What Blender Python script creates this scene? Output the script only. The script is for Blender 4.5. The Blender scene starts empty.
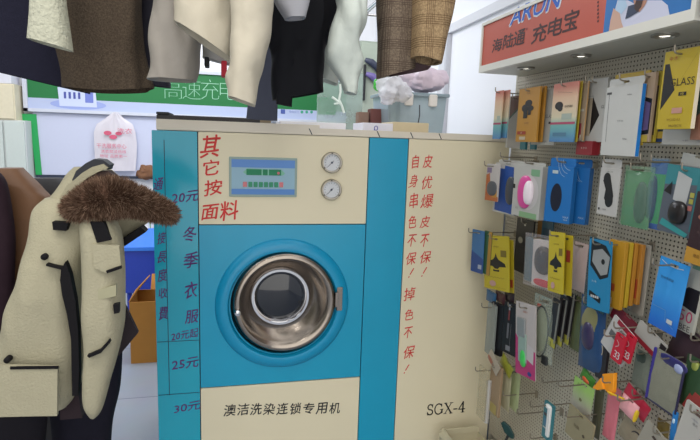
import bpy, bmesh, math, random
from mathutils import Vector, noise
from mathutils.geometry import tessellate_polygon
random.seed(7)
C = bpy.context.scene.collection
PI = math.pi

# ------------------------------------------------------------------ camera calibration
F, CX, CY = 525.0, 350.0, 220.0
EYE = Vector((0, 0, 1.6))
fwd = Vector((-123, 85, -F)).normalized()
upc = Vector((116, 3350, F)); upc = (upc - upc.dot(fwd) * fwd).normalized()
rtc = fwd.cross(upc)
def ray(px, py):
    c = Vector((px - CX, CY - py, -F))
    return Vector((c.dot(rtc), c.dot(fwd), c.dot(upc)))
def onY(px, py, Y):
    r = ray(px, py); return EYE + r * (Y / r.y)
def onX(px, py, X):
    r = ray(px, py); return EYE + r * (X / r.x)
def onZ(px, py, Z):
    r = ray(px, py); return EYE + r * ((Z - EYE.z) / r.z)
cam = bpy.data.cameras.new('camera'); co = bpy.data.objects.new('camera', cam); C.objects.link(co)
cam.sensor_width = 36; cam.lens = F * 36 / 700; cam.clip_start = .05
from mathutils import Matrix
# columns: camera axes in world
ax = Vector((rtc.x, fwd.x, upc.x)); ay = Vector((rtc.y, fwd.y, upc.y)); az = Vector((rtc.z, fwd.z, upc.z))
M = Matrix((( ax.x, ay.x, az.x, EYE.x), (ax.y, ay.y, az.y, EYE.y), (ax.z, ay.z, az.z, EYE.z), (0, 0, 0, 1)))
co.matrix_world = M
bpy.context.scene.camera = co

# ------------------------------------------------------------------ materials
MC = {}
def lin(c):
    return tuple(((v / 255) / 12.92 if v / 255 <= .04045 else ((v / 255 + .055) / 1.055) ** 2.4) for v in c)
def mat(c, rough=.5, metal=0, alpha=1, var=.06, scale=40, bump=0, bscale=200, spec=.5, emit=0, trans=0, sheen=0, key=''):
    k = (c, rough, metal, alpha, var, scale, bump, bscale, spec, emit, trans, sheen, key)
    if k in MC: return MC[k]
    m = bpy.data.materials.new('m_%d_%d_%d' % c); m.use_nodes = True
    nt = m.node_tree; b = nt.nodes['Principled BSDF']; L = lin(c)
    tc = nt.nodes.new('ShaderNodeTexCoord')
    b.inputs['Roughness'].default_value = rough; b.inputs['Metallic'].default_value = metal
    b.inputs['Alpha'].default_value = alpha; b.inputs['Specular IOR Level'].default_value = spec
    b.inputs['Transmission Weight'].default_value = trans
    b.inputs['Sheen Weight'].default_value = sheen
    if var > 0:
        n = nt.nodes.new('ShaderNodeTexNoise'); n.inputs['Scale'].default_value = scale; n.inputs['Detail'].default_value = 3
        r = nt.nodes.new('ShaderNodeMix'); r.data_type = 'RGBA'
        r.inputs['A'].default_value = tuple(v * (1 - var) for v in L) + (1,)
        r.inputs['B'].default_value = tuple(min(1, v * (1 + var)) for v in L) + (1,)
        nt.links.new(tc.outputs['Object'], n.inputs['Vector']); nt.links.new(n.outputs['Fac'], r.inputs['Factor'])
        nt.links.new(r.outputs['Result'], b.inputs['Base Color'])
    else: b.inputs['Base Color'].default_value = L + (1,)
    if bump:
        n2 = nt.nodes.new('ShaderNodeTexNoise'); n2.inputs['Scale'].default_value = bscale; n2.inputs['Detail'].default_value = 4
        bp = nt.nodes.new('ShaderNodeBump'); bp.inputs['Strength'].default_value = bump; bp.inputs['Distance'].default_value = .01
        nt.links.new(tc.outputs['Object'], n2.inputs['Vector'])
        nt.links.new(n2.outputs['Fac'], bp.inputs['Height']); nt.links.new(bp.outputs['Normal'], b.inputs['Normal'])
    if emit:
        b.inputs['Emission Color'].default_value = L + (1,); b.inputs['Emission Strength'].default_value = emit
    MC[k] = m; return m
def ink(c): return mat(c, .6, var=0)
def clear(c=(215, 225, 228), a=.22): return mat(c, .12, alpha=a, var=0, spec=.8)
def tweed(c1, c2, sc=90, check=None):
    m = bpy.data.materials.new('tweed'); m.use_nodes = True; nt = m.node_tree; b = nt.nodes['Principled BSDF']
    b.inputs['Roughness'].default_value = .95; b.inputs['Specular IOR Level'].default_value = .1
    tc = nt.nodes.new('ShaderNodeTexCoord'); n = nt.nodes.new('ShaderNodeTexNoise')
    n.inputs['Scale'].default_value = sc; n.inputs['Detail'].default_value = 5; n.inputs['Roughness'].default_value = .8
    cr = nt.nodes.new('ShaderNodeValToRGB'); cr.color_ramp.elements[0].position = .38; cr.color_ramp.elements[1].position = .62
    cr.color_ramp.elements[0].color = lin(c1) + (1,); cr.color_ramp.elements[1].color = lin(c2) + (1,)
    nt.links.new(tc.outputs['Object'], n.inputs['Vector']); nt.links.new(n.outputs['Fac'], cr.inputs['Fac'])
    out = cr.outputs['Color']
    if check:
        for axis, period, ck in check:
            sp = nt.nodes.new('ShaderNodeSeparateXYZ'); nt.links.new(tc.outputs['Object'], sp.inputs[0])
            a = nt.nodes.new('ShaderNodeMath'); a.operation = 'MULTIPLY'; a.inputs[1].default_value = 1 / period
            nt.links.new(sp.outputs[axis], a.inputs[0])
            f = nt.nodes.new('ShaderNodeMath'); f.operation = 'FRACT'; nt.links.new(a.outputs[0], f.inputs[0])
            # glen check: a band of fine lines inside each period
            g = nt.nodes.new('ShaderNodeMath'); g.operation = 'LESS_THAN'; g.inputs[1].default_value = .45; nt.links.new(f.outputs[0], g.inputs[0])
            h = nt.nodes.new('ShaderNodeMath'); h.operation = 'MULTIPLY'; h.inputs[1].default_value = 10; nt.links.new(f.outputs[0], h.inputs[0])
            h2 = nt.nodes.new('ShaderNodeMath'); h2.operation = 'FRACT'; nt.links.new(h.outputs[0], h2.inputs[0])
            h3 = nt.nodes.new('ShaderNodeMath'); h3.operation = 'LESS_THAN'; h3.inputs[1].default_value = .42; nt.links.new(h2.outputs[0], h3.inputs[0])
            mm = nt.nodes.new('ShaderNodeMath'); mm.operation = 'MULTIPLY'; nt.links.new(g.outputs[0], mm.inputs[0]); nt.links.new(h3.outputs[0], mm.inputs[1])
            m3 = nt.nodes.new('ShaderNodeMath'); m3.operation = 'MULTIPLY'; m3.inputs[1].default_value = .6; nt.links.new(mm.outputs[0], m3.inputs[0])
            mx = nt.nodes.new('ShaderNodeMix'); mx.data_type = 'RGBA'; mx.inputs['B'].default_value = lin(ck) + (1,)
            nt.links.new(m3.outputs[0], mx.inputs['Factor']); nt.links.new(out, mx.inputs['A']); out = mx.outputs['Result']
    nt.links.new(out, b.inputs['Base Color'])
    bp = nt.nodes.new('ShaderNodeBump'); bp.inputs['Strength'].default_value = .5; bp.inputs['Distance'].default_value = .004
    nt.links.new(n.outputs['Fac'], bp.inputs['Height']); nt.links.new(bp.outputs['Normal'], b.inputs['Normal'])
    return m
def gradmat(stops, axis=2, z0=0, z1=1, rough=.4):
    m = bpy.data.materials.new('printed_gradient'); m.use_nodes = True; nt = m.node_tree; b = nt.nodes['Principled BSDF']
    b.inputs['Roughness'].default_value = rough
    tc = nt.nodes.new('ShaderNodeTexCoord'); sp = nt.nodes.new('ShaderNodeSeparateXYZ'); mr = nt.nodes.new('ShaderNodeMapRange')
    mr.inputs['From Min'].default_value = z0; mr.inputs['From Max'].default_value = z1
    cr = nt.nodes.new('ShaderNodeValToRGB'); e = cr.color_ramp.elements
    e[0].position, e[0].color = stops[0][0], lin(stops[0][1]) + (1,); e[1].position, e[1].color = stops[-1][0], lin(stops[-1][1]) + (1,)
    for p, c in stops[1:-1]:
        x = e.new(p); x.color = lin(c) + (1,)
    nt.links.new(tc.outputs['Object'], sp.inputs[0]); nt.links.new(sp.outputs[axis], mr.inputs['Value'])
    nt.links.new(mr.outputs[0], cr.inputs['Fac']); nt.links.new(cr.outputs['Color'], b.inputs['Base Color']); return m

# ------------------------------------------------------------------ mesh helpers
def new_obj(name, me, m, parent=None, loc=None, rot=None):
    o = bpy.data.objects.new(name, me); C.objects.link(o)
    if isinstance(m, (list, tuple)):
        for q in m: me.materials.append(q)
    elif m: me.materials.append(m)
    if parent: o.parent = parent
    if loc is not None: o.location = loc
    if rot is not None: o.rotation_euler = rot
    return o
class MB:
    def __init__(s): s.v = []; s.f = []; s.mi = []; s.mats = []
    def m(s, mt):
        if mt not in s.mats: s.mats.append(mt)
        return s.mats.index(mt)
    def add(s, vs, fs, mt=None):
        o = len(s.v); s.v += [tuple(v) for v in vs]; s.f += [tuple(i + o for i in f) for f in fs]
        k = s.m(mt) if mt else 0; s.mi += [k] * len(fs)
    def box(s, x0, x1, y0, y1, z0, z1, mt=None, bev=0):
        b = min(bev, (x1 - x0) / 2.01, (z1 - z0) / 2.01)
        if bev and b > 0:
            # rounded rectangle in xz, with small chamfer
            pts = rrect(x0, z0, x1, z1, b, 3); s.prism(pts, y0, y1, mt, chamf=min(b * .4, (y1 - y0) * .3)); return s
        vs = [(x, y, z) for x in (x0, x1) for y in (y0, y1) for z in (z0, z1)]
        s.add(vs, [(0, 1, 3, 2), (4, 6, 7, 5), (0, 4, 5, 1), (2, 3, 7, 6), (0, 2, 6, 4), (1, 5, 7, 3)], mt); return s
    def prism(s, pts, y0, y1, mt=None, holes=(), chamf=0):
        # polygon in xz with holes, extruded in y
        loops = [list(pts)] + [list(h) for h in holes]
        flat = [p for l in loops for p in l]; n = len(flat)
        tri = tessellate_polygon([[Vector((p[0], p[1], 0)) for p in l] for l in loops])
        def ins(d):
            out = []
            for l in loops[:1]:
                k = len(l); ar = sum(l[i][0] * l[(i + 1) % k][1] - l[(i + 1) % k][0] * l[i][1] for i in range(k)); sg = 1 if ar > 0 else -1
                for i in range(k):
                    a, p, b = Vector(l[i - 1]), Vector(l[i]), Vector(l[(i + 1) % k])
                    e1 = (p - a); e2 = (b - p)
                    if e1.length < 1e-9 or e2.length < 1e-9: out.append(tuple(p)); continue
                    e1.normalize(); e2.normalize(); nn = Vector((-(e1.y + e2.y), e1.x + e2.x)) * sg
                    if nn.length > 1e-6: nn.normalize()
                    out.append(tuple(p + nn * d))
            for l in loops[1:]: out += l
            return out
        fl = ins(chamf) if chamf else flat
        front = [(p[0], y0, p[1]) for p in fl]; back = [(p[0], y1, p[1]) for p in flat]
        vs = front + back; fs = []
        for t in tri:
            fs.append(tuple(t)); fs.append(tuple(i + n for i in reversed(t)))
        if chamf: mid = [(p[0], y0 + chamf, p[1]) for p in flat]; vs += mid
        off = 0
        for l in loops:
            k = len(l)
            for i in range(k):
                a, b = off + i, off + (i + 1) % k
                if chamf: fs.append((a, b, b + 2 * n, a + 2 * n)); fs.append((a + 2 * n, b + 2 * n, b + n, a + n))
                else: fs.append((a, b, b + n, a + n))
            off += k
        s.add(vs, fs, mt); return s
    def flat(s, pts, y, mt=None, holes=()):
        loops = [list(pts)] + [list(h) for h in holes]; flat = [p for l in loops for p in l]
        tri = tessellate_polygon([[Vector((p[0], p[1], 0)) for p in l] for l in loops])
        fs = []
        for t in tri:
            a, b, c = (flat[i] for i in t)
            cr = (b[0] - a[0]) * (c[1] - a[1]) - (b[1] - a[1]) * (c[0] - a[0])
            fs.append(tuple(t) if cr > 0 else tuple(reversed(t)))   # facing -y
        s.add([(p[0], y, p[1]) for p in flat], fs, mt); return s
    def tube(s, pts, r, mt=None, n=8, cap=True):
        pts = [Vector(p) for p in pts]; rs = r if isinstance(r, (list, tuple)) else [r] * len(pts)
        vs = []; up = None
        for i, p in enumerate(pts):
            t = (pts[min(i + 1, len(pts) - 1)] - pts[max(i - 1, 0)]).normalized()
            if up is None: up = t.orthogonal().normalized()
            up = (up - up.dot(t) * t); up = up.normalized() if up.length > 1e-6 else t.orthogonal().normalized()
            w = t.cross(up)
            for k in range(n):
                a = 2 * PI * k / n; vs.append(p + (up * math.cos(a) + w * math.sin(a)) * rs[i])
        fs = [(i * n + k, i * n + (k + 1) % n, (i + 1) * n + (k + 1) % n, (i + 1) * n + k) for i in range(len(pts) - 1) for k in range(n)]
        if cap: fs += [tuple(reversed(range(n))), tuple((len(pts) - 1) * n + k for k in range(n))]
        s.add(vs, fs, mt); return s
    def lathe(s, prof, mt=None, n=48, cx=0, cz=0, cap0=False, cap1=False):
        # prof list of (r, y); axis = y
        vs = [(cx + r * math.cos(2 * PI * k / n), y, cz + r * math.sin(2 * PI * k / n)) for r, y in prof for k in range(n)]
        fs = [(i * n + k, i * n + (k + 1) % n, (i + 1) * n + (k + 1) % n, (i + 1) * n + k) for i in range(len(prof) - 1) for k in range(n)]
        if cap0: fs.append(tuple(range(n)))
        if cap1: fs.append(tuple((len(prof) - 1) * n + k for k in reversed(range(n))))
        s.add(vs, fs, mt); return s
    def ell(s, cx, cy, cz, rx, ry, rz, mt=None, n=20, p=1.0):
        vs = []; R = n // 2
        def sg(v): return math.copysign(abs(v) ** p, v)
        for i in range(R + 1):
            th = PI * i / R
            for k in range(n):
                ph = 2 * PI * k / n
                vs.append((cx + rx * sg(math.sin(th)) * sg(math.cos(ph)), cy + ry * sg(math.sin(th)) * sg(math.sin(ph)), cz + rz * sg(math.cos(th))))
        fs = [(i * n + k, (i + 1) * n + k, (i + 1) * n + (k + 1) % n, i * n + (k + 1) % n) for i in range(R) for k in range(n)]
        s.add(vs, fs, mt); return s
    def build(s, name, m=None, parent=None, smooth=False, loc=None, rot=None, fix=True):
        me = bpy.data.meshes.new(name); me.from_pydata(s.v, [], s.f)
        if fix:
            bm = bmesh.new(); bm.from_mesh(me)
            if smooth: bmesh.ops.remove_doubles(bm, verts=bm.verts, dist=1e-6)
            bmesh.ops.recalc_face_normals(bm, faces=bm.faces); bm.to_mesh(me); bm.free()
        mats = s.mats if s.mats else m
        o = new_obj(name, me, mats, parent, loc, rot)
        if s.mats and len(me.polygons) == len(s.mi):
            for p, k in zip(me.polygons, s.mi): p.material_index = k
        if smooth:
            for p in me.polygons: p.use_smooth = True
            try: me.set_sharp_from_angle(angle=math.radians(38))
            except Exception: pass
        return o
def rrect(x0, z0, x1, z1, r, n=4):
    r = min(r, (x1 - x0) / 2.001, (z1 - z0) / 2.001); out = []
    for cx, cz, a0 in ((x1 - r, z0 + r, -PI / 2), (x1 - r, z1 - r, 0), (x0 + r, z1 - r, PI / 2), (x0 + r, z0 + r, PI)):
        for i in range(n + 1):
            a = a0 + PI / 2 * i / n; out.append((cx + r * math.cos(a), cz + r * math.sin(a)))
    return out
def circ(cx, cz, rx, rz=None, n=24):
    rz = rx if rz is None else rz
    return [(cx + rx * math.cos(2 * PI * k / n), cz + rz * math.sin(2 * PI * k / n)) for k in range(n)]
def tag(o, label, cat, group=None, kind=None):
    if label: o['label'] = label
    if cat: o['category'] = cat
    if group: o['group'] = group
    if kind: o['kind'] = kind
    return o
def thing(name, label, cat, loc, rot=(0, 0, 0), group=None):
    o = bpy.data.objects.new(name, None); C.objects.link(o); o.location = loc; o.rotation_euler = rot
    o.empty_display_size = .05
    return tag(o, label, cat, group)
def struct(o): o['kind'] = 'structure'; return o

_tc = {}
def glyphs(txt, off=0):
    k = (txt, off)
    if k in _tc: return _tc[k]
    c = bpy.data.curves.new('t', 'FONT'); c.body = txt; c.offset = off; c.resolution_u = 2
    o = bpy.data.objects.new('t', c); C.objects.link(o)
    dg = bpy.context.evaluated_depsgraph_get(); me = bpy.data.meshes.new_from_object(o.evaluated_get(dg))
    vs = [v.co.copy() for v in me.vertices]; fs = [tuple(p.vertices) for p in me.polygons]
    bpy.data.objects.remove(o); bpy.data.curves.remove(c); bpy.data.meshes.remove(me)
    _tc[k] = (vs, fs); return _tc[k]
def put_text(mb, txt, cx, cz, w, h, y, mt, shear=0, off=0, rough=0, rot=0, rise=0):
    """letters centred at cx, cz fitted into w x h on the plane y"""
    vs, fs = glyphs(txt, min(off, 0))
    if not vs: return
    fat = [(0, 0)] if off <= 0 else [(-off, off * .4), (off, -off * .4), (-off * .3, -off), (off * .3, off)]
    x0 = min(v.x for v in vs); x1 = max(v.x for v in vs); y0 = min(v.y for v in vs); y1 = max(v.y for v in vs)
    sx = (w / (x1 - x0)) if w else h / (y1 - y0); sz = (h / (y1 - y0)) if h else sx
    if w and not h: sz = sx
    sd = random.random() * 50; out = []
    for v in vs:
        x = (v.x - (x0 + x1) / 2) * sx; z = (v.y - (y0 + y1) / 2) * sz
        if rough:
            q = noise.noise_vector(Vector((x / h * 2.2 + sd, z / h * 2.2, sd))); x += q.x * rough * h; z += q.y * rough * h
        z += x * rise; x += z * shear; c, s_ = math.cos(rot), math.sin(rot)
        out.append((cx + x * c - z * s_, y, cz + x * s_ + z * c))
    fx = []; gs_ = abs(sz)
    for f in fs:
        a, b, c = (out[i] for i in f[:3])
        fx.append(f if (b[0] - a[0]) * (c[2] - a[2]) - (b[2] - a[2]) * (c[0] - a[0]) > 0 else tuple(reversed(f)))
    for q, (dx, dz) in enumerate(fat): mb.add([(p[0] + dx * gs_, p[1] - q * .00004, p[2] + dz * gs_) for p in out], fx, mt)
def stroke(mb, pts, w, y, mt):
    """a pen stroke with rounded ends drawn on the plane y"""
    for (a, b) in zip(pts, pts[1:]):
        a = Vector(a); b = Vector(b); d = b - a
        if d.length < 1e-7: continue
        d.normalize(); nn = Vector((-d.y, d.x)) * w / 2
        mb.flat([tuple(a + nn - d * w * .3), tuple(a - nn - d * w * .3), tuple(b - nn + d * w * .3), tuple(b + nn + d * w * .3)], y, mt)

# ------------------------------------------------------------------ the room
white = mat((238, 240, 246), .7, var=.02, scale=3)
def wallbox(name, x0, x1, y0, y1, z0, z1, m):
    return struct(MB().box(x0, x1, y0, y1, z0, z1).build(name, m))
def tile_mat():
    m = bpy.data.materials.new('floor_tiles'); m.use_nodes = True; nt = m.node_tree; b = nt.nodes['Principled BSDF']
    b.inputs['Roughness'].default_value = .35
    tc = nt.nodes.new('ShaderNodeTexCoord'); br = nt.nodes.new('ShaderNodeTexBrick'); br.offset = 0
    br.inputs['Scale'].default_value = 1; br.inputs['Brick Width'].default_value = .8; br.inputs['Row Height'].default_value = .8
    br.inputs['Mortar Size'].default_value = .004
    br.inputs['Color1'].default_value = lin((158, 165, 178)) + (1,); br.inputs['Color2'].default_value = lin((152, 160, 174)) + (1,)
    br.inputs['Mortar'].default_value = lin((110, 118, 130)) + (1,)
    n = nt.nodes.new('ShaderNodeTexNoise'); n.inputs['Scale'].default_value = 6
    mx = nt.nodes.new('ShaderNodeMix'); mx.data_type = 'RGBA'; mx.blend_type = 'MULTIPLY'; mx.inputs['Factor'].default_value = .15
    nt.links.new(tc.outputs['Object'], br.inputs['Vector']); nt.links.new(tc.outputs['Object'], n.inputs['Vector'])
    nt.links.new(br.outputs['Color'], mx.inputs['A']); nt.links.new(n.outputs['Color'], mx.inputs['B']); nt.links.new(mx.outputs['Result'], b.inputs['Base Color'])
    return m
BW = 5.5
XW = 1.5
wallbox('floor', -4, XW + .1, -2.5, BW + .1, -.1, 0, tile_mat())
wallbox('wall_back', -4, XW, BW, BW + .1, 0, 3.2, white)
wallbox('wall_right', XW, XW + .1, -2.5, BW + .1, 0, 3.2, white)
wallbox('wall_left', -3.1, -3.0, -2.5, BW, 0, 3.2, mat((205, 205, 200), .7))
wallbox('baseboard_back', -3, .9, BW - .012, BW, 0, .09, mat((190, 195, 205), .5))
# cable trunking on the right wall
p1 = onX(448, 30, XW - .02); p2 = onX(480, 13.6, XW - .02)
trm = mat((214, 216, 222), .5, var=.02)
t = MB().box(XW - .025, XW, -1.2, p1.y + .09, p1.z - .025, p1.z + .03).build('trim_1', trm); struct(t)
t = MB().box(XW - .03, XW, p1.y, p1.y + .11, .2, p1.z - .02).build('trim_2', trm); struct(t)
t = MB().box(XW - .035, XW - .0, p1.y - .03, p1.y - .0, .2, p1.z - .03).build('trim_3', mat((196, 198, 206), .5)); struct(t)

# ------------------------------------------------------------------ dry cleaning machine
MY = 2.3
blue = mat((24, 158, 196), .28, var=.05, scale=6); beige = mat((230, 220, 190), .42, var=.03, scale=5)
bluel = mat((34, 166, 192), .16, var=.05, scale=4)
dark = mat((30, 32, 36), .6); seam = mat((45, 60, 66), .7, var=0)
steel = mat((158, 148, 138), .24, 1, var=.08, scale=30); chrome = mat((215, 215, 218), .12, 1, var=.03)
capm = mat((222, 214, 198), .5, var=.04, scale=9)
mach = thing('dry_cleaning_machine', 'tall beige and turquoise dry-cleaning machine with round steel porthole and red handwriting', 'dry cleaning machine', (0, MY, 0))
XL, XA, XB_, XC, XR = -.302, -.119, .621, .808, 1.319
ZT, Z1, Z2 = 1.612, 1.217, .473
MB().box(XL + .05, XR - .05, .05, .72, 0, .06).build('plinth', dark, mach)
g = .0022
def panel(name, x0, x1, z0, z1, m, parent=mach, hole=None):
    mb = MB(); pts = rrect(x0 + g, z0 + g, x1 - g, z1 - g, .003, 2)
    return mb.prism(pts, 0, .013, None, [hole] if hole else ()).build(name, m, parent)
panel('side_panel', XL, XA, .06, ZT, bluel)['label'] = 'glossy turquoise price panel with purple handwriting'
panel('control_panel', XA, XB_, Z1, ZT, beige)['label'] = 'beige upper control panel'
def pxm(px, py): q = onY(px, py, MY); return (q.x, q.z)
dc = pxm(283.5, 304)
cbm_ = MB(); cbm_.prism([(XL + .004, .06), (XR - .004, .06), (XR - .004, ZT - .003), (XL + .004, ZT - .003)], .0128, .09, None, [circ(dc[0], dc[1], .236, n=48)]); cbm_.box(XL + .004, XR - .004, .09, .75, .06, ZT - .003)
cbm_.build('cabinet_body', seam, mach)
panel('door_panel', XA, XB_, Z2, Z1, blue, hole=circ(dc[0], dc[1], .236, n=48))
panel('lower_panel', XA, XB_, .06, Z2, beige)
panel('stripe_panel', XB_, XC, .06, ZT, blue)
panel('service_panel', XC, XR, .06, ZT, beige)['label'] = 'wide beige right panel with red handwriting'
cp = MB()
cp.prism([(XL + .02, ZT + .001), (XR, ZT + .001), (XR, ZT + .03), (.395, ZT + .03), (.395, ZT + .044), (XL + .02, ZT + .044)], .004, .03)
cp.box(XL + .02, XR, .03, .76, ZT - .002, ZT + .012)
cp.build('top_cap', capm, mach)
sm_ = MB()
for px in (311, 379, 412.5, 441):
    a = pxm(px, 132); sm_.flat([(a[0] - .0025 - .008, ZT + .028), (a[0] + .0025 - .008, ZT + .028), (a[0] + .008, ZT + .002), (a[0] + .003, ZT + .002)], .0035)
sm_.build('cap_joint', seam, mach)
# porthole
ring = MB().lathe([(.302, 0), (.300, -.006), (.292, -.016), (.275, -.024), (.258, -.026), (.248, -.024), (.242, -.014), (.240, .01), (.234, .05)], n=96, cx=dc[0], cz=dc[1]).build('porthole_surround', mat((16, 148, 192), .3, var=.04), mach, smooth=True)
d2 = pxm(285, 301.5)
dm_ = MB().lathe([(.14, .085), (.226, .03), (.232, .0), (.231, -.014), (.226, -.026), (.217, -.033), (.206, -.033), (.196, -.024), (.188, -.010), (.176, .010), (.160, .028), (.142, .042), (.134, .052), (.130, .085)], n=96, cx=d2[0], cz=d2[1])
def ecc(mb_):
    o2 = []
    for v in mb_.v:
        r_ = math.hypot(v[0] - d2[0], v[2] - d2[1]); k_ = max(0, min(1, (.205 - r_) / .055)); o2.append((v[0] - .018 * k_, v[1], v[2] + .014 * k_))
    mb_.v = o2; return mb_
door = ecc(dm_).build('porthole_door', steel, mach, smooth=True)
ecc(MB().lathe([(.136, .06), (.135, .030), (.130, .020), (.120, .020), (.106, .034), (.102, .06)], n=96, cx=d2[0], cz=d2[1])).build('inner_ring', chrome, door, smooth=True)
glass = ecc(MB().lathe([(.105, .046), (.07, .040), (.03, .037), (.002, .036)], n=64, cx=d2[0], cz=d2[1], cap1=True))
glass.build('glass_window', mat((16, 22, 34), .06, var=.25, scale=18, spec=.8), door, smooth=True)
k = pxm(237.5, 310)
MB().lathe([(.014, .0), (.0145, -.040), (.013, -.047), (.007, -.050), (.001, -.051)], n=24, cx=k[0], cz=k[1], cap1=True).build('door_knob', chrome, door, smooth=True)
k = pxm(338, 297); k2 = pxm(334, 297)
l = MB(); l.box(k[0] - .012, k[0] + .014, -.034, .0, k[1] - .055, k[1] + .055, bev=.003)
l.box(k[0] - .022, k[0] - .006, -.046, -.03, k[1] - .034, k[1] + .034, bev=.003)
l.build('latch', steel, mach)
# control screen
a = pxm(229, 156.5); b = pxm(296.5, 197)
scr = MB().box(a[0], b[0], -.006, .002, b[1], a[1], bev=.004).build('control_screen', mat((148, 168, 160), .4, var=.03), mach)
W = b[0] - a[0]; H = a[1] - b[1]; x0 = a[0]; z0 = b[1]
def SX(u): return x0 + W * u
def SZ(v): return z0 + H * v
art = MB()
art.flat([(SX(.035), SZ(.06)), (SX(.965), SZ(.06)), (SX(.965), SZ(.94)), (SX(.035), SZ(.94))], -.0062, ink((150, 186, 205)))
art.flat([(SX(.035), SZ(.06)), (SX(.965), SZ(.06)), (SX(.965), SZ(.2)), (SX(.035), SZ(.2))], -.0066, ink((92, 140, 205)))
art.flat([(SX(.035), SZ(.74)), (SX(.965), SZ(.74)), (SX(.965), SZ(.94)), (SX(.035), SZ(.94))], -.0066, ink((100, 146, 210)))
art.flat([(SX(.2), SZ(.62)), (SX(.26), SZ(.55)), (SX(.78), SZ(.55)), (SX(.82), SZ(.60)), (SX(.78), SZ(.68)), (SX(.26), SZ(.72))], -.0066, ink((130, 190, 165)))
for u0, u1 in ((.25, .47), (.49, .56), (.58, .76)):
    art.flat([(SX(u0), SZ(.55)), (SX(u1), SZ(.55)), (SX(u1), SZ(.7)), (SX(u0), SZ(.7))], -.007, ink((30, 130, 90)))
art.build('display_graphics', None, scr, fix=False)
btn = [(.2, (205, 120, 125))] + [(.28 + .076 * i, (30, 140, 100)) for i in range(6)] + [(.735, (210, 120, 125))]
for u, c in btn:
    MB().box(SX(u), SX(u + .058), -.0095, -.006, SZ(.25), SZ(.38), bev=.002).build('button', mat(c, .4, var=0), scr)
MB().lathe([(.006, -.006), (.006, -.009), (.001, -.010)], n=16, cx=SX(.72), cz=SZ(.61), cap1=True).build('button', mat((200, 110, 120), .4, var=0), scr)
for gx, gy in ((331.5, 162.5), (331, 189.5)):
    k = pxm(gx, gy)
    gg = MB().lathe([(.047, 0), (.047, -.012), (.043, -.018), (.038, -.018), (.036, -.012), (.036, -.010)], n=48, cx=k[0], cz=k[1]).build('pressure_gauge', mat((165, 160, 150), .3, .85, var=.03), mach, smooth=True)
    dial = MB(); dial.flat(circ(k[0], k[1], .0365, n=40), -.010, mat((215, 218, 222), .4, var=.02))
    for i in range(13):
        an = math.radians(225 - i * 22.5); stroke(dial, [(k[0] + .027 * math.cos(an), k[1] + .027 * math.sin(an)), (k[0] + .032 * math.cos(an), k[1] + .032 * math.sin(an))], .0014, -.0104, ink((60, 60, 70)))
    dial.build('dial', None, gg, fix=False)
    nd = MB(); stroke(nd, [(k[0] - .018, k[1] - .019), (k[0] + .008, k[1] + .008)], .002, -.0125, ink((50, 55, 80))); nd.flat(circ(k[0], k[1], .005, n=14), -.0127, ink((60, 70, 90)))
    nd.build('needle', None, gg, fix=False)
    sc = MB()
    for an in (92, 215, 325):
        sc.flat(circ(k[0] + .041 * math.cos(math.radians(an)), k[1] + .041 * math.sin(math.radians(an)), .0035, n=10), -.0187)
    sc.build('bezel_screw', ink((30, 26, 24)), gg, fix=False)
# handwriting and print
red = ink((214, 52, 48)); pur = ink((84, 34, 110)); blk = ink((24, 24, 28)); vio = ink((92, 70, 140))
def write(name, items, m, y=-.0008, parent=mach, off=-.012, rough=.045, rise=.16):
    for txt, px, py, wpx, hpx in items:
        mb = MB(); c = pxm(px, py); kk = 2.42 / F
        put_text(mb, txt, c[0], c[1], wpx * kk * .97 if wpx else None, hpx * kk, y, m, shear=random.uniform(.04, .16), off=off, rough=rough, rot=random.uniform(-.05, .03), rise=rise)
        mb.build(name, None, parent, fix=False)
write('red_character', [('其', 210.5, 146, 16, 20), ('它', 211, 167.5, 14, 14), ('按', 213, 187.5, 16, 14), ('面', 210, 212, 15, 14), ('料', 229.5, 210.5, 17, 18)], red, off=.012)
rs = 13.5
write('red_character', [('自', 415.5, 161.6, 7, 13), ('身', 413.6, 181, 9, 13), ('串', 413.8, 200.5, 9, 15), ('色', 412.5, 221.8, 9, 13), ('不', 411.8, 240.5, 9, 13), ('保', 411, 258.5, 11, 13),
    ('皮', 427.8, 161.5, 10, 13), ('优', 427, 182.5, 11, 13), ('爆', 427.3, 201, 13, 14), ('皮', 425, 221.8, 10, 12), ('不', 424.4, 240.5, 9, 13), ('保', 425.6, 257, 12, 13),
    ('掉', 409.5, 294, 12, 14), ('色', 409, 314.5, 10, 12), ('不', 408, 332.5, 9, 12), ('保', 409, 352, 12, 14)], red, off=.004)
mb = MB()
for px, py in ((411, 273), (424, 272), (406.4, 369)):
    c = pxm(px, py); stroke(mb, [(c[0] + .012, c[1] + .022), (c[0] - .004, c[1] - .006)], .005, -.0008, red); stroke(mb, [(c[0] - .009, c[1] - .017), (c[0] - .011, c[1] - .021)], .005, -.0008, red)
mb.build('red_handwriting', None, mach, fix=False)
write('purple_character', [('20元', 185.5, 197, 24, 10), ('冬', 190, 234, 12, 14), ('季', 191, 260, 13, 15), ('衣', 191, 290, 12, 16), ('服', 192, 316.5, 12, 13), ('20元起', 185, 334.5, 25, 9), ('25元', 185.5, 363.5, 25, 10.5), ('30元', 187.5, 407, 25, 9),
    ('通', 158.5, 184, 8, 11), ('接', 161.5, 238, 7, 11), ('長', 162, 257, 8, 11), ('度', 162.5, 275, 8, 12), ('收', 163, 293, 8, 10), ('費', 163.5, 313, 8, 13)], pur, off=.009)
mb = MB()
c = [pxm(164, 140), pxm(169.5, 395), pxm(160, 342), pxm(200, 342), pxm(162, 395), pxm(202, 395)]
stroke(mb, [c[0], c[1]], .003, -.0007, ink((20, 60, 84))); stroke(mb, [(XL + .006, c[2][1]), (XA - .004, c[2][1])], .003, -.0007, ink((20, 60, 84)))
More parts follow.
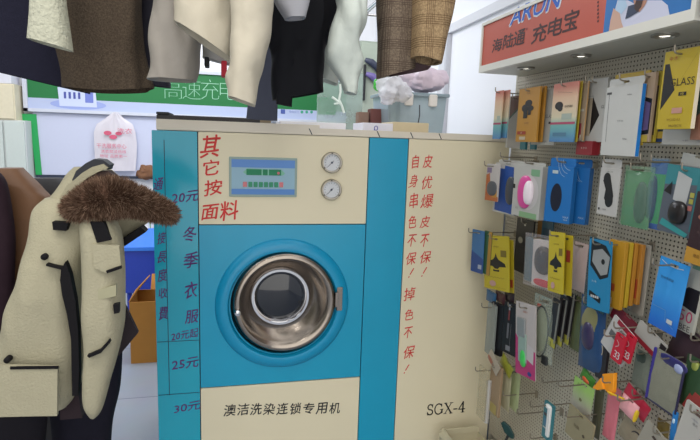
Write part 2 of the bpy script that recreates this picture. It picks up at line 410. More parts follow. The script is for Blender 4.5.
stroke(mb, [(XL + .006, c[4][1]), (XA - .004, c[4][1])], .003, -.0007, ink((20, 60, 84)))
mb.build('ruled_line', None, mach, fix=False)
ti = []
for i, ch in enumerate('澳洁洗染连锁专用机'):
    ti.append((ch, 230 + i * 13.1, 410.2 - i * .18 - (.8 if i else 0), 11.6, 12.2))
write('black_character', ti, blk, off=.01, rough=.03, rise=.06)
# serif model number SGX-4
mb = MB(); c = pxm(443.6, 408.5); hh = 12.3 * 2.42 / F; ww = .4
def serif_text(mb, cx, cz, h, y, m):
    def P(ps, ox): return [(cx + (ox + px_) * h, cz + (pz - .5) * h) for px_, pz in ps]
    T, t_ = .14 * h, .06 * h
    arc = lambda x, z, rx, rz, a0, a1, n=12: [(x + rx * math.cos(math.radians(a0 + (a1 - a0) * i / n)), z + rz * math.sin(math.radians(a0 + (a1 - a0) * i / n))) for i in range(n + 1)]
    x = -1.58
    stroke(mb, P(arc(.3, .74, .22, .24, 20, 270, 14) + arc(.3, .26, .24, .24, 90, -170, 14), x), T * .8, y, m); stroke(mb, P([(.52, .7), (.52, 1)], x), t_, y, m); stroke(mb, P([(.06, .0), (.06, .3)], x), t_, y, m)
    x += .68
    stroke(mb, P(arc(.42, .5, .36, .49, 40, 330, 20), x), T * .8, y, m); stroke(mb, P([(.74, .12), (.74, .45)], x), T, y, m); stroke(mb, P([(.56, .45), (.86, .45)], x), t_, y, m); stroke(mb, P([(.7, .7), (.7, 1)], x), t_, y, m)
    x += .92
    stroke(mb, P([(.14, 1), (.72, 0)], x), T, y, m); stroke(mb, P([(.7, 1), (.12, 0)], x), t_ * 1.2, y, m)
    for q in ((0, .28, 1), (.56, .86, 1), (0, .26, 0), (.56, .86, 0)): stroke(mb, P([(q[0], q[2]), (q[1], q[2])], x), t_, y, m)
    x += .96
    stroke(mb, P([(.0, .36), (.32, .36)], x), T * .8, y, m)
    x += .46
    stroke(mb, P([(.42, 0), (.42, 1), (.02, .3), (.62, .3)], x), T * .7, y, m); stroke(mb, P([(.42, 0), (.42, 1)], x), T, y, m); stroke(mb, P([(.26, 0), (.58, 0)], x), t_, y, m)
serif_text(mb, c[0], c[1], hh, -.0008, blk)
mb.build('black_lettering', None, mach, fix=False)
# ------------------------------------------------------------------ things on top of the machine
TZ = ZT + .012
def topbox(name, label, cat, xl, xr, yt, Y, dep, m, group=None, zb=None, bev=.004):
    a = onY(xl, yt, Y); b = onY(xr, yt, Y)
    return tag(MB().box(a.x, b.x, Y, Y + dep, TZ if zb is None else zb, (a.z + b.z) / 2, bev=bev).build(name, m), label, cat, group)
tr = thing('black_tray', 'long flat black tray lying on top of the turquoise machine', 'tray', (onY(215, 122, 2.5).x, 2.5, TZ))
a = onY(163, 118.5, 2.5); b = onY(277, 122, 2.5); w2 = (b.x - a.x) / 2
MB().box(-w2, w2, 0, .22, 0, .056, bev=.006).build('tray_body', mat((42, 40, 44), .5), tr)
MB().box(-w2, -w2 + .055, -.004, .2, .056, .068, bev=.004).build('raised_end', dark, tr)
MB().box(w2 - .05, w2, -.004, .2, .016, .054, bev=.004).build('end_clip', mat((120, 108, 90), .5), tr)
pb = thing('paper_box', 'flat white cardboard box with blue marks on machine top', 'box', (onY(378, 128, 2.42).x, 2.42, TZ))
a = onY(363, 122.5, 2.42); b = onY(393, 123, 2.42); w2 = (b.x - a.x) / 2; h = a.z - TZ
MB().box(-w2, w2, 0, .2, 0, h, bev=.002).build('box_body', mat((222, 222, 235), .6), pb)
mb = MB(); put_text(mb, 'ρ', -.01, h * .5, None, h * .55, -.001, ink((60, 70, 170))); mb.build('blue_mark', None, pb, fix=False)
topbox('cardboard_box', 'flat tan cardboard box beside the white paper box on machine top', 'box', 393, 429, 122.5, 2.42, .2, mat((206, 192, 160), .7))
topbox('paper_stack', 'flat stack of white paper right of the black tray', 'paper', 280, 346, 122, 2.52, .2, mat((228, 228, 236), .6))
topbox('medicine_box', 'small dark red box with pale end on machine top', 'box', 371, 391, 109, 2.75, .07, mat((120, 70, 66), .6), zb=TZ)
topbox('snack_box', 'small brown box left of the dark red box on machine top', 'box', 359, 369, 112, 2.75, .07, mat((140, 112, 98), .6), zb=TZ)
# clear storage box with white latches
Y = 2.62; a = onY(388, 91, Y); b = onY(447, 92, Y)
sb = thing('storage_box', 'clear grey plastic storage box with two white latches on machine top', 'storage box', ((a.x + b.x) / 2, Y, TZ))
w2 = (b.x - a.x) / 2; h = a.z - TZ
MB().prism([(-w2 * .9, 0), (w2 * .9, 0), (w2, h * .92), (-w2, h * .92)], 0, .28).build('box_body', mat((170, 190, 200), .15, alpha=.72, var=.1, scale=15), sb)
MB().box(-w2 - .012, w2 + .012, -.015, .3, h * .92, h, bev=.006).build('lid', mat((150, 168, 178), .2, alpha=.85), sb)
for s in (-.32, .5):
    MB().box(w2 * s - .022, w2 * s + .022, -.022, -.006, h * .7, h * .97, bev=.008).build('latch', mat((225, 220, 215), .4), sb)
mb = MB(); stroke(mb, [(w2 * .08, h * .72), (w2 * .1, h * .5), (w2 * .06, h * .3), (w2 * .07, h * .15)], .006, -.001, ink((60, 66, 74))); mb.build('dark_crack', None, sb, fix=False)
# crumpled plastic bag
def lump(name, label, cat, px, py, Y, rx, ry, rz, m, amp=.25, fr=14, seed=0, parent=None, p=.9, dent=0):
    c = onY(px, py, Y); mb = MB(); mb.ell(0, 0, 0, rx, ry, rz, n=44, p=p)
    out = []
    for v in mb.v:
        q = Vector(v); d = noise.fractal(q * fr + Vector((seed, 0, 0)), 1, 2, 4); d2 = abs(noise.noise(q * fr * 1.7 + Vector((0, seed, 0))))
        out.append(q * (1 + amp * d - amp * .6 * d2))
    mb.v = [tuple(v) for v in out]
    o = mb.build(name, m, parent, smooth=True, loc=c)
    if label: tag(o, label, cat)
    return o
bagw = mat((225, 225, 232), .3, alpha=.85, var=.06, scale=30, bump=.3, bscale=60)
lump('plastic_bag', 'crumpled white plastic bag on top of the clear storage box', 'plastic bag', 393, 90, 2.56, .075, .09, .068, bagw, .4, 16, 3)
lump('plastic_bag', 'pink and white plastic bundle lying on storage box lid', 'plastic bag', 424, 80, 2.72, .135, .1, .062, mat((222, 205, 218), .35, alpha=.9, var=.16, scale=14, bump=.3, bscale=50), .3, 12, 9)
lump('green_pouch', 'bright green pouch peeking out beside the crumpled white bag', 'pouch', 379, 84, 2.64, .03, .03, .036, mat((60, 190, 60), .4), .3, 20, 5)
# hanging clear bag with green paper, right of the black coat
pl = thing('plastic_sleeve', 'clear plastic sleeve with green sheet standing on machine top beside black coat', 'plastic sleeve', (onY(330, 117, 2.9).x, 2.9, TZ))
a = onY(318, 70, 2.9); b = onY(362, 122, 2.9); o_ = pl.location
MB().box(a.x - o_.x, b.x - o_.x, 0, .012, 0, a.z - o_.z, bev=.01).build('clear_sleeve', mat((178, 198, 194), .12, alpha=.42, var=.3, scale=14), pl, smooth=True)
a = onY(318, 97, 2.9); b = onY(336, 115, 2.9)
MB().box(a.x - o_.x, b.x - o_.x, .004, .008, b.z - o_.z, a.z - o_.z, bev=.002).build('green_sheet', mat((40, 150, 100), .5, var=.2), pl)

# ------------------------------------------------------------------ back of the shop
def backpanel(xl, yt, xr, yb, Y): a = onY(xl, yt, Y); b = onY(xr, yb, Y); return a.x, b.x, b.z, a.z
# green shop sign
Y = BW - .07; x0, x1, z0, z1 = backpanel(21, 60, 370, 116, Y); z0 = onY(21, 111, Y).z; x1 = 1.42
gs = thing('green_sign', 'long green banner sign with white outlined characters in white frame', 'sign', ((x0 + x1) / 2, Y, z0)); w2 = (x1 - x0) / 2; h = z1 - z0
ox, oz = gs.location.x, gs.location.z
MB().box(-w2 + .02, w2 - .02, .01, .06, .02, h - .02).build('sign_board', mat((14, 112, 56), .5, var=.05, scale=8), gs)
fr = mat((200, 205, 220), .4)
mb = MB(); mb.box(-w2, w2, -.01, .065, 0, .03); mb.box(-w2, w2, -.01, .065, h - .03, h); mb.box(-w2, -w2 + .035, -.01, .065, 0, h); mb.box(w2 - .035, w2, -.01, .065, 0, h); mb.build('sign_frame', fr, gs)
mb = MB(); mb.flat([(-w2 + .03, .03), (w2 - .03, .03), (w2 - .03, .125), (-w2 + .03, .125)], .008); mb.build('pale_strip', mat((178, 190, 222), .5, var=.03), gs, fix=False)
mb = MB(); lt = ink((150, 205, 175))
for i, ch in enumerate('高速充电宝'):
    c = onY(173 + i * 18.6, 88.5 + i * .5, Y); put_text(mb, ch, c.x - ox, c.z - oz, .17, .19, .006, lt, off=-.022)
mb.build('white_characters', None, gs, fix=False)
mb = MB(); c = onY(78, 99, Y)
mb.flat(circ(c.x - ox, c.z - oz - .05, .24, .045), .0065, ink((150, 165, 220)))
mb.flat([(c.x - ox - .16, c.z - oz - .07), (c.x - ox + .16, c.z - oz - .07), (c.x - ox + .15, c.z - oz + .1), (c.x - ox - .17, c.z - oz + .1)], .005, ink((198, 208, 236)))
for i in range(4): mb.flat([(c.x - ox - .12 + i * .04, c.z - oz), (c.x - ox - .1 + i * .04, c.z - oz), (c.x - ox - .1 + i * .04, c.z - oz + .06), (c.x - ox - .12 + i * .04, c.z - oz + .06)], .004, ink((70, 80, 160)))
mb.flat([(c.x - ox + .06, c.z - oz - .03), (c.x - ox + .13, c.z - oz - .03), (c.x - ox + .13, c.z - oz + .08), (c.x - ox + .06, c.z - oz + .08)], .004, ink((110, 125, 200)))
mb.build('printed_picture', None, gs, fix=False)
mb = MB()
c = onY(283, 111.5, Y)
mb.flat([(c.x - ox - .022, c.z - oz - .022), (c.x - ox + .022, c.z - oz - .022), (c.x - ox + .022, c.z - oz + .022), (c.x - ox - .022, c.z - oz + .022)], .006, ink((70, 90, 160)))
c = onY(294, 111.8, Y); put_text(mb, '微信支付', c.x - ox, c.z - oz, .1, .026, .006, ink((140, 155, 205)))
for q in range(3): c = onY(302 + q * 4.8, 112, Y); mb.flat(circ(c.x - ox, c.z - oz, .015, n=10), .006, ink((60, 160, 130)))
mb.build('payment_icons', None, gs, fix=False)
# white display board below
x0, x1, z0, z1 = backpanel(33, 118, 156, 173, BW - .04)
z1 = onY(33, 112, BW).z; z0 = onY(80, 175, BW).z; x1 = onY(200, 150, BW).x
wb = thing('whiteboard', 'large pale whiteboard with thin black lower edge on back wall', 'whiteboard', ((x0 + x1) / 2, BW - .04, z0)); w2 = (x1 - x0) / 2
MB().box(-w2, w2, 0, .038, 0, z1 - z0, bev=.004).build('board_panel', mat((196, 202, 226), .35, var=.02), wb)
MB().box(-w2, w2, -.008, .038, -.025, 0).build('lower_edge', mat((40, 50, 70), .5), wb)
MB().prism([(-w2 - .12, z1 - z0 - .02), (-w2 + .03, z1 - z0 - .02), (-w2 + .05, .0), (-w2 - .0, .0), (-w2 - .02, z1 - z0 - .15), (-w2 - .12, z1 - z0 - .15)], -.012, 0).build('green_tape', mat((30, 160, 84), .5), wb)
# hanging carrier bag with red print
cbg = thing('carrier_bag', 'thin white carrier bag with red print hanging on the whiteboard', 'carrier bag', onY(115, 172, BW - .11))
o_ = cbg.location; mb = MB(); N = 26; vs = []; fs = []
out_px = [(115, 112, 2), (114, 118, 9), (114, 124, 18), (114, 132, 21), (115, 145, 21.5), (115, 158, 21), (115, 171, 20)]
for side in (0, 1):
    for (cx_, cy_, hw) in out_px:
        for k in range(N):
            u = -1 + 2 * k / (N - 1); p = onY(cx_ + u * hw, cy_, BW - .11) - o_
            bul = .03 * (1 - u * u) * (1 if side == 0 else -1) + .012 * noise.noise(Vector((u * 5, cy_ * .12, side * 9)))
            vs.append((p.x, -bul + .03, p.z))
R = len(out_px)
for side in (0, 1):
    for i in range(R - 1):
        for k in range(N - 1):
            a = side * R * N + i * N + k; fs.append((a, a + 1, a + N + 1, a + N))
for k in range(N - 1): a = (R - 1) * N + k; fs.append((a, a + 1, a + 1 + R * N, a + R * N))
mb.add(vs, fs); mb.build('bag_body', mat((226, 222, 232), .3, alpha=.8, var=.05, scale=12), cbg, smooth=True)
mb = MB(); rp = ink((204, 90, 120))
for (px, py, rr) in ((108, 133, .035), (119, 133.5, .03), (113.5, 137, .035)):
    c = onY(px, py, BW - .11) - o_; mb.flat(circ(c.x, c.z, rr, rr * .6, 12), -.016, rp)
c = onY(125, 131, BW - .11) - o_; put_text(mb, '洗衣', c.x, c.z, .13, .05, -.016, rp)
c = onY(112, 146, BW - .11) - o_; put_text(mb, '干洗服务中心', c.x, c.z, .26, .045, -.02, rp)
c = onY(114, 151.5, BW - .11) - o_; put_text(mb, '洗衣熨烫热线', c.x, c.z, .22, .03, -.02, rp)
c = onY(114, 156, BW - .11) - o_; put_text(mb, '地址 品质第一', c.x, c.z, .24, .03, -.02, rp)
mb.build('red_print', None, cbg, fix=False)
# left cabinet with grey doors and shelf above
Y = 5.28
x1 = onY(26, 150, Y).x; zt = onY(10, 120, Y).z
cb = thing('wall_cabinet', 'pale grey two-door cabinet standing at the far left wall', 'cabinet', (x1 - .55, Y, 0))
MB().box(-.55, .55, .02, .2, 0, zt).build('cabinet_body', mat((200, 204, 204), .5), cb)
xs = onY(4.5, 150, Y).x - (x1 - .55)
for a_, b_ in ((-.55, xs), (xs, .55)):
    dd = MB().box(a_ + .008, b_ - .008, 0, .02, .05, zt - .01, bev=.004).build('door', mat((196, 206, 204), .25, var=.03), cb)
    MB().box(b_ - .05, b_ - .035, -.02, 0, zt - .6, zt - .45, bev=.004).build('handle', chrome, dd)
x1 = onY(15, 100, 5.3).x; z0 = zt; z1 = onY(10, 84, 5.3).z
uc = thing('wall_unit', 'cream painted wall unit above the grey cabinet at far left', 'shelf', (x1 - .5, 5.3, z0 + .001))
crm = mat((214, 206, 182), .6); mb = MB(); mb.box(-.5, .5, .16, .19, 0, z1 - z0); mb.box(.47, .5, 0, .16, 0, z1 - z0); mb.box(-.5, .47, 0, .16, 0, .03); mb.box(-.5, .47, 0, .16, z1 - z0 - .03, z1 - z0)
mb.build('shelf_case', crm, uc)
MB().box(-.49, .49, -.015, 0, .01, z1 - z0 - .01, bev=.004).build('door', crm, uc)
tag(MB().box(-.5, .5, 0, .18, 0, .35, bev=.01).build('white_carton', mat((212, 214, 226), .6), loc=(x1 - .52, 5.3, z1 + .002)), 'wide white carton stored on top of the cream wall unit', 'carton')
# grey-green locker near the right corner
Y = 4.5; a = onY(361, 40, Y); b = onY(400, 40, Y)
lk = thing('metal_locker', 'grey green metal locker in the corner behind tweed coat', 'locker', ((a.x + b.x) / 2, Y, 0)); w2 = (b.x - a.x) / 2
MB().box(-w2, w2, .02, .5, 0, a.z).build('locker_body', mat((150, 160, 148), .5), lk)
dd = MB().box(-w2 + .01, w2 - .01, 0, .02, .03, a.z - .02, bev=.004).build('door', mat((160, 170, 156), .45), lk)
MB().box(-w2 + .03, -w2 + .05, -.02, 0, a.z - .5, a.z - .2, bev=.004).build('handle', dark, dd)
for (px, py, c, nm, lb) in ((373, 65, (50, 56, 76), 'blue_strap', 'dark blue curled strap on the locker front'), (374, 79, (104, 92, 150), 'purple_strap', 'purple curled strap below the dark blue one')):
    c0 = onY(px, py, 4.485); mb = MB()
    mb.tube([(-.07, 0, .04), (-.02, -.02, .02), (.03, -.02, -.02), (.06, 0, -.07)], [.018, .03, .03, .016], n=10)
    tag(mb.build(nm, mat(c, .5), smooth=True, loc=c0), lb, 'strap')
# small doll-like brown mascot clip skipped: brown crumpled paper on the cabinet edge
lump('brown_cloth_scrap', 'small brown cloth scrap against the wall left of the turquoise panel', 'cloth', 146, 172, 5.45, .09, .05, .07, mat((120, 84, 60), .9), .5, 14, 8)
# blue plastic stool and carton on the floor
c0 = onZ(145, 366, 0); c0 = onZ(144, 363, 0); Y = c0.y
bx = thing('cardboard_carton', 'open brown cardboard carton on the floor left of the machine', 'carton', (onY(160, 340, Y).x, Y, 0))
a = onY(129, 300, Y); b = onY(190, 300, Y); ox = bx.location.x; hz = onY(140, 302, Y).z
cbm = mat((176, 122, 52), .8, var=.1, scale=12)
x0, x1 = a.x - ox, b.x - ox; mb = MB(); mb.box(x0, x1, 0, .006, 0, hz); mb.box(x0, x1, .3, .306, 0, hz); mb.box(x0, x0 + .006, .006, .3, 0, hz); mb.box(x1 - .006, x1, .006, .3, 0, hz); mb.box(x0, x1, .006, .3, 0, .006); mb.build('carton_body', cbm, bx)
mb = MB(); mb.add([(x0, .0, hz), (x0, .3, hz), (x0 + .10, .3, hz + .11), (x0 + .06, .05, hz + .09)], [(0, 1, 2, 3)]); o = mb.build('flap', cbm, bx, fix=False); md = o.modifiers.new('s', 'SOLIDIFY'); md.thickness = .006
mb = MB(); mb.add([(x0 + .1, .30, hz), (x1, .30, hz), (x1, .38, hz + .1), (x0 + .1, .38, hz + .1)], [(0, 1, 2, 3)]); o = mb.build('flap', cbm, bx, fix=False); md = o.modifiers.new('s', 'SOLIDIFY'); md.thickness = .006
tag(MB().box(0, .22, 0, .003, 0, hz + .06).build('paper_sheet', mat((215, 225, 225), .6), loc=(bx.location.x + x0 + .16, Y + .15, .012), rot=(0, .12, 0)), 'white paper sheets standing in the open carton', 'paper')
# blue object behind the carton: a blue stool, its top highlight put into a lighter blue
Y = Y + .75
a = onY(118, 291, Y); b = onY(200, 291, Y); tz = onY(150, 247, Y).z; tz2 = onY(150, 229, Y + .3).z; zb = onY(130, 293, Y).z
st = thing('blue_stool', 'bright blue plastic stool with glossy top behind the carton', 'stool', ((a.x + b.x) / 2, Y, 0)); w2 = (b.x - a.x) / 2
bl = mat((30, 60, 170), .35, var=.05); bl2 = mat((50, 120, 225), .2, var=.05)
MB().prism([(-w2, zb), (w2, zb), (w2, tz), (-w2 + .06, tz)], 0, .34).build('seat_skirt', bl, st)
mb = MB(); mb.add([(-w2 + .05, -.01, tz), (w2, -.01, tz), (w2, .34, tz2), (-w2 + .2, .34, tz2), (-w2 + .05, -.01, tz - .03), (w2, -.01, tz - .03), (w2, .34, tz - .03), (-w2 + .2, .34, tz - .03)],
    [(0, 1, 2, 3), (4, 5, 6, 7), (0, 1, 5, 4), (1, 2, 6, 5), (2, 3, 7, 6), (3, 0, 4, 7)]); mb.build('sloping_top', bl2, st)
for sx in (-w2 + .08, w2 - .08):
    for sy in (.04, .3): MB().tube([(sx, sy, zb + .01), (sx, sy, 0)], .02).build('leg', bl, st)
# notice sheet with green frame at the wall behind stool
nt_ = thing('notice_sheet', 'white notice with blue writing and green edge beside the machine', 'notice', onY(150, 232, BW - .0105))
MB().box(-.02, .2, 0, .01, -.14, .12).build('sheet', mat((218, 224, 240), .5), nt_)
mb = MB(); stroke(mb, [(.0, .1), (.02, -.12)], .008, -.001, ink((60, 150, 80)))
put_text(mb, '收', .05, .02, .05, .06, -.001, ink((40, 50, 160))); put_text(mb, '衣', .05, -.06, .05, .06, -.001, ink((40, 50, 160))); mb.build('writing', None, nt_, fix=False)

# ------------------------------------------------------------------ garments
def garment(name, rows, Y, dep, m, parent, loc, fold=.012, fr=6, quilt=0, seed=0, nu=56, nv=10, sag=0, top_cap=True, p=.75, front=0):
    """closed cloth shell; rows = ((xl,yl),(xr,yr)) from top to hem, in the plane Y"""
    L = [onY(r[0][0], r[0][1], Y - front) + Vector((0, front, 0)) for r in rows]; R = [onY(r[1][0], r[1][1], Y - front) + Vector((0, front, 0)) for r in rows]
    dps = [r[2] if len(r) > 2 else dep for r in rows]
    rings = []
    n = len(rows)
    def cr(a, b, c, d, t): return .5 * ((2 * b) + (c - a) * t + (2 * a - 5 * b + 4 * c - d) * t * t + (3 * b - a - 3 * c + d) * t ** 3)
    for i in range(n - 1):
        for j in range(nv):
            t = j / nv; ia = max(i - 1, 0); ic = i + 1; id_ = min(i + 2, n - 1)
            rings.append((cr(L[ia], L[i], L[ic], L[id_], t), cr(R[ia], R[i], R[ic], R[id_], t), dps[i] * (1 - t) + dps[ic] * t))
    rings.append((L[-1], R[-1], dps[-1]))
    vs = []; T = len(rings)
    def ringpts(l, r, d, ti, inset=0, fz=0):
        c = (l + r) / 2; h = (r - l) / 2; hl = max(h.length - inset, .002); hd = h.normalized(); out = []
        for k in range(nu):
            a = 2 * PI * k / nu; ca = math.copysign(abs(math.cos(a)) ** p, math.cos(a)); sa = math.copysign(abs(math.sin(a)) ** p, math.sin(a))
            q = c + hd * hl * ca + Vector((0, 1, 0)) * (d - inset) * sa
            w = noise.noise(Vector((q.x * fr + seed, q.y * fr * .5, q.z * fr * .35))) + .5 * noise.noise(Vector((q.x * fr * 2.3, seed, q.z * fr * .8)))
            nrm = Vector((hd.x * ca, sa, hd.z * ca))
            q = q + nrm * fold * w
            if quilt:
                s_ = abs(math.sin((q.z + .15 * q.x + .02 * noise.noise(q * 6)) * PI / quilt)); q = q + nrm * (.012 * s_ ** .5 - .006 + .004 * noise.noise(q * 35))
            q.z += fz * (1 - ca * ca) if sag else 0
            out.append(q - loc)
        return out
    for ti, (l, r, d) in enumerate(rings):
        vs += ringpts(l, r, d, ti, 0, -sag if ti > T - 3 else 0)
    # turned-in hem
    l, r, d = rings[-1]; vs += ringpts(l, r, d, T, .006, -sag)
    for kk in (1, 2, 3):
        l, r, d = rings[max(T - 1 - kk * 2, 0)]; vs += ringpts(l, r, d, T, .012)
    TT = T + 4
    fs = [(i * nu + k, i * nu + (k + 1) % nu, (i + 1) * nu + (k + 1) % nu, (i + 1) * nu + k) for i in range(TT - 1) for k in range(nu)]
    if top_cap: fs.append(tuple(range(nu)))
    fs.append(tuple(reversed([(TT - 1) * nu + k for k in range(nu)])))
    mb = MB(); mb.add(vs, fs); return mb.build(name, m, parent, smooth=True)
RZ = 2.78
rail_objs = []
def coat(name, label, cat, Y, px):
    """a thing whose origin hangs under the rail"""
    c = onY(px, 0, Y); return thing(name, label, cat, (c.x, Y, RZ - .02))
def hanger(root, w=.2):
    mb = MB(); z = -.19
    mb.tube([(-w, 0, z - .1), (-w * .5, 0, z - .03), (0, 0, z), (w * .5, 0, z - .03), (w, 0, z - .1)], .007); mb.tube([(0, 0, z), (0, 0, -.06), (.03, 0, -.02), (.02, 0, .018), (-.01, 0, .026), (-.028, 0, .0)], .003)
    mb.build('hanger', mat((50, 50, 55), .4), root)
def G(root, part, rows, Y, dep, m, **k):
    return garment(part, rows, Y, dep, m, root, root.location, **k)
navy = mat((34, 34, 48), .9, var=.15, scale=60, bump=.3, bscale=300, spec=.1)
brown = tweed((58, 50, 43), (84, 73, 61), 220)
cream_w = mat((178, 178, 160), .9, var=.1, scale=60, bump=.6, bscale=90, spec=.1)
taupe = mat((142, 136, 128), .65, var=.05, scale=20, bump=.5, bscale=16)
cream = mat((182, 174, 156), .65, var=.04, scale=20, bump=.5, bscale=16)
black = mat((15, 16, 22), .75, var=.2, scale=30, spec=.2)
mint = mat((180, 187, 180), .6, var=.04, scale=20, bump=.6, bscale=18)
TOP = -150
r = coat('navy_coat', 'very dark navy wool coat hanging at the upper left corner', 'coat', 1.92, 5)
G(r, 'coat_body', [((-10, -150), (30, -150), .05), ((-70, -120), (64, -115)), ((-75, -40), (72, -30)), ((-70, 20), (84, 30)), ((-60, 58), (90, 94))], 1.92, .09, navy, fold=.015, seed=1); hanger(r)
r = coat('cream_knit_coat', 'cream boucle coat sleeve between navy coat and brown tweed coat', 'coat', 1.5, 44)
G(r, 'sleeve', [((26, -150), (60, -150)), ((28, -60), (64, -60)), ((30, 0), (66, 0)), ((28, 39), (72, 51))], 1.5, .05, cream_w, fold=.008, seed=2); hanger(r, .1)
r = coat('brown_wool_coat', 'long dark brown wool coat hanging left of the puffer sleeves', 'coat', 1.70, 100)
G(r, 'coat_body', [((80, -170), (120, -170), .04), ((54, -120), (148, -120)), ((56, -50), (147, -50)), ((57, 0), (147, 0)), ((59, 50), (153, 50)), ((62, 87), (161, 88))], 1.70, .075, brown, fold=.024, fr=11, seed=4, sag=.012); hanger(r, .15)
r = coat('navy_jacket', 'narrow navy jacket edge between brown coat and taupe puffer', 'jacket', 1.84, 152)
G(r, 'jacket_body', [((125, -150), (165, -150)), ((130, -40), (170, -40)), ((138, 30), (165, 30)), ((142, 84), (172, 88))], 1.84, .05, mat((36, 34, 50), .7, var=.1), fold=.012, seed=5); hanger(r, .1)
r = coat('taupe_puffer_jacket', 'taupe grey puffer sleeve hanging beside the cream puffer', 'jacket', 1.55, 180)
G(r, 'sleeve', [((160, -150), (196, -150)), ((152, -80), (206, -80)), ((149, -20), (203, -20)), ((149, 30), (203, 34)), ((152, 58), (203, 58)), ((148.5, 79), (199, 82))], 1.55, .065, taupe, fold=.018, fr=14, seed=6); hanger(r, .1)
r = coat('cream_puffer_jacket', 'cream puffer jacket with long sleeve hanging above the control panel', 'jacket', 1.40, 222)
G(r, 'jacket_body', [((190, -150), (232, -150)), ((180, -90), (240, -90)), ((178, -40), (242, -40)), ((177, 0), (238, 0)), ((175.5, 23), (233, 62))], 1.40, .065, cream, fold=.016, fr=14, seed=7)
G(r, 'sleeve', [((236, -150), (262, -150)), ((232, -80), (269, -80)), ((232, -20), (267, -20)), ((232, 30), (267, 30)), ((231, 60), (265, 64)), ((223.5, 78), (262, 86)), ((226, 96), (257, 107))], 1.27, .055, cream, fold=.017, fr=18, seed=8); hanger(r)
r = coat('pale_grey_jacket', 'pale grey lining hem glimpsed behind the cream puffer hem', 'jacket', 1.64, 215)
g1 = G(r, 'jacket_body', [((198, -150), (236, -150)), ((199, -20), (238, -20)), ((203, 40), (236, 40)), ((203, 58), (233, 66))], 1.67, .028, mat((178, 176, 172), .7), fold=.01, seed=9)
o_ = r.location
for (xl, xr, yt, yb, c, nm) in ((204, 209, 56, 66, (22, 22, 28), 'black_cuff'), (221, 227, 60, 76, (190, 30, 50), 'red_label')):
    a = onY(xl, yt, 1.6); b = onY(xr, yb, 1.6); MB().box(a.x - o_.x, b.x - o_.x, -.03, .02, b.z - o_.z, a.z - o_.z, bev=.004).build(nm, mat(c, .6), r)
hanger(r, .1)
r = coat('dark_grey_trousers', 'dark slate trousers hanging behind the cream sleeve down to the machine', 'trousers', 2.15, 262)
G(r, 'trouser_leg', [((256, -110), (286, -110)), ((257, -20), (284, -20)), ((254, 60), (279, 60)), ((246.5, 119), (277.5, 121))], 2.15, .03, mat((66, 70, 86), .85, var=.1), fold=.006, seed=11); hanger(r, .06)
r = coat('black_coat', 'black coat with flat hem hanging over the green sign', 'coat', 1.6, 298)
G(r, 'coat_body', [((280, -150), (318, -150), .04), ((262, -110), (334, -110)), ((266, -40), (336, -40)), ((268, 0), (337, 0)), ((266, 32), (336, 30)), ((268, 56), (322, 52)), ((272, 76), (320, 74)), ((275, 100), (320, 93))], 1.62, .06, black, fold=.022, fr=14, seed=12)
G(r, 'inner_flap', [((278, 60), (294, 60)), ((277, 85), (293, 85)), ((276, 104), (292, 107))], 1.57, .012, black, fold=.004, seed=13); hanger(r)
r = coat('grey_jacket', 'light grey jacket corner showing in front of the black coat', 'jacket', 1.36, 298)
G(r, 'jacket_body', [((270, -150), (318, -150)), ((268, -60), (318, -60)), ((272, -10), (312, -8)), ((286, 19), (306, 18))], 1.36, .03, mat((150, 150, 156), .6), fold=.008, seed=14); hanger(r, .14)
r = coat('mint_puffer_jacket', 'pale mint white puffer jacket with dangling drawstring', 'jacket', 1.44, 345)
G(r, 'sleeve', [((346, -150), (364, -150)), ((340, -80), (370, -80)), ((338, -20), (367, -20)), ((333, 20), (365, 20)), ((330, 45), (361, 48)), ((333, 66), (359, 68)), ((341, 91), (353, 95))], 1.44, .045, mint, fold=.024, fr=18, seed=15)
G(r, 'jacket_body', [((322, -150), (344, -150)), ((320, -20), (350, -20)), ((321, 45), (346, 45)), ((321, 79), (339, 86))], 1.76, .045, mint, fold=.014, fr=12, seed=16)
o_ = r.location; mb = MB(); Q = lambda px, py: tuple(onY(px, py, 1.40) - o_)
mb.tube([Q(340, 84), Q(340.5, 92), Q(339, 100), Q(342, 106), Q(344, 113)], .0032, n=6); mb.tube([Q(332, 97), Q(336, 100), Q(341, 104)], .0034, n=6); mb.tube([Q(340, 103), Q(334, 104)], .0025, n=6)
mb.build('drawstring', mat((205, 214, 208), .7), r); hanger(r, .1)
tw = tweed((92, 80, 70), (128, 114, 98), 200, [(0, .05, (74, 62, 56)), (2, .06, (72, 60, 54))])
tw2 = tweed((128, 106, 80), (170, 146, 112), 200, [(0, .05, (84, 64, 48)), (2, .06, (84, 64, 46))])
r = coat('checked_tweed_coat', 'brown checked tweed coat hanging above the clear storage box', 'coat', 1.55, 412)
G(r, 'coat_body', [((385, -150), (412, -150)), ((378, -90), (420, -90)), ((379, -30), (418, -30)), ((378.5, 20), (417, 20)), ((378, 50), (416, 48)), ((377, 79), (414, 69))], 1.55, .06, tw, fold=.008, fr=9, seed=18)
G(r, 'sleeve', [((425, -150), (452, -150)), ((416, -90), (462, -90)), ((415, -30), (457, -30)), ((414, 10), (451, 10)), ((413.5, 36), (445, 38)), ((413, 57), (439.5, 65))], 1.47, .055, tw2, fold=.006, fr=10, seed=19)['label'] = 'golden brown checked sleeve'
G(r, 'lining', [((398, 20), (436, 20)), ((396, 60), (434, 58)), ((388, 77), (427, 70))], 1.6, .03, mat((70, 48, 50), .7), fold=.006, seed=20); hanger(r)
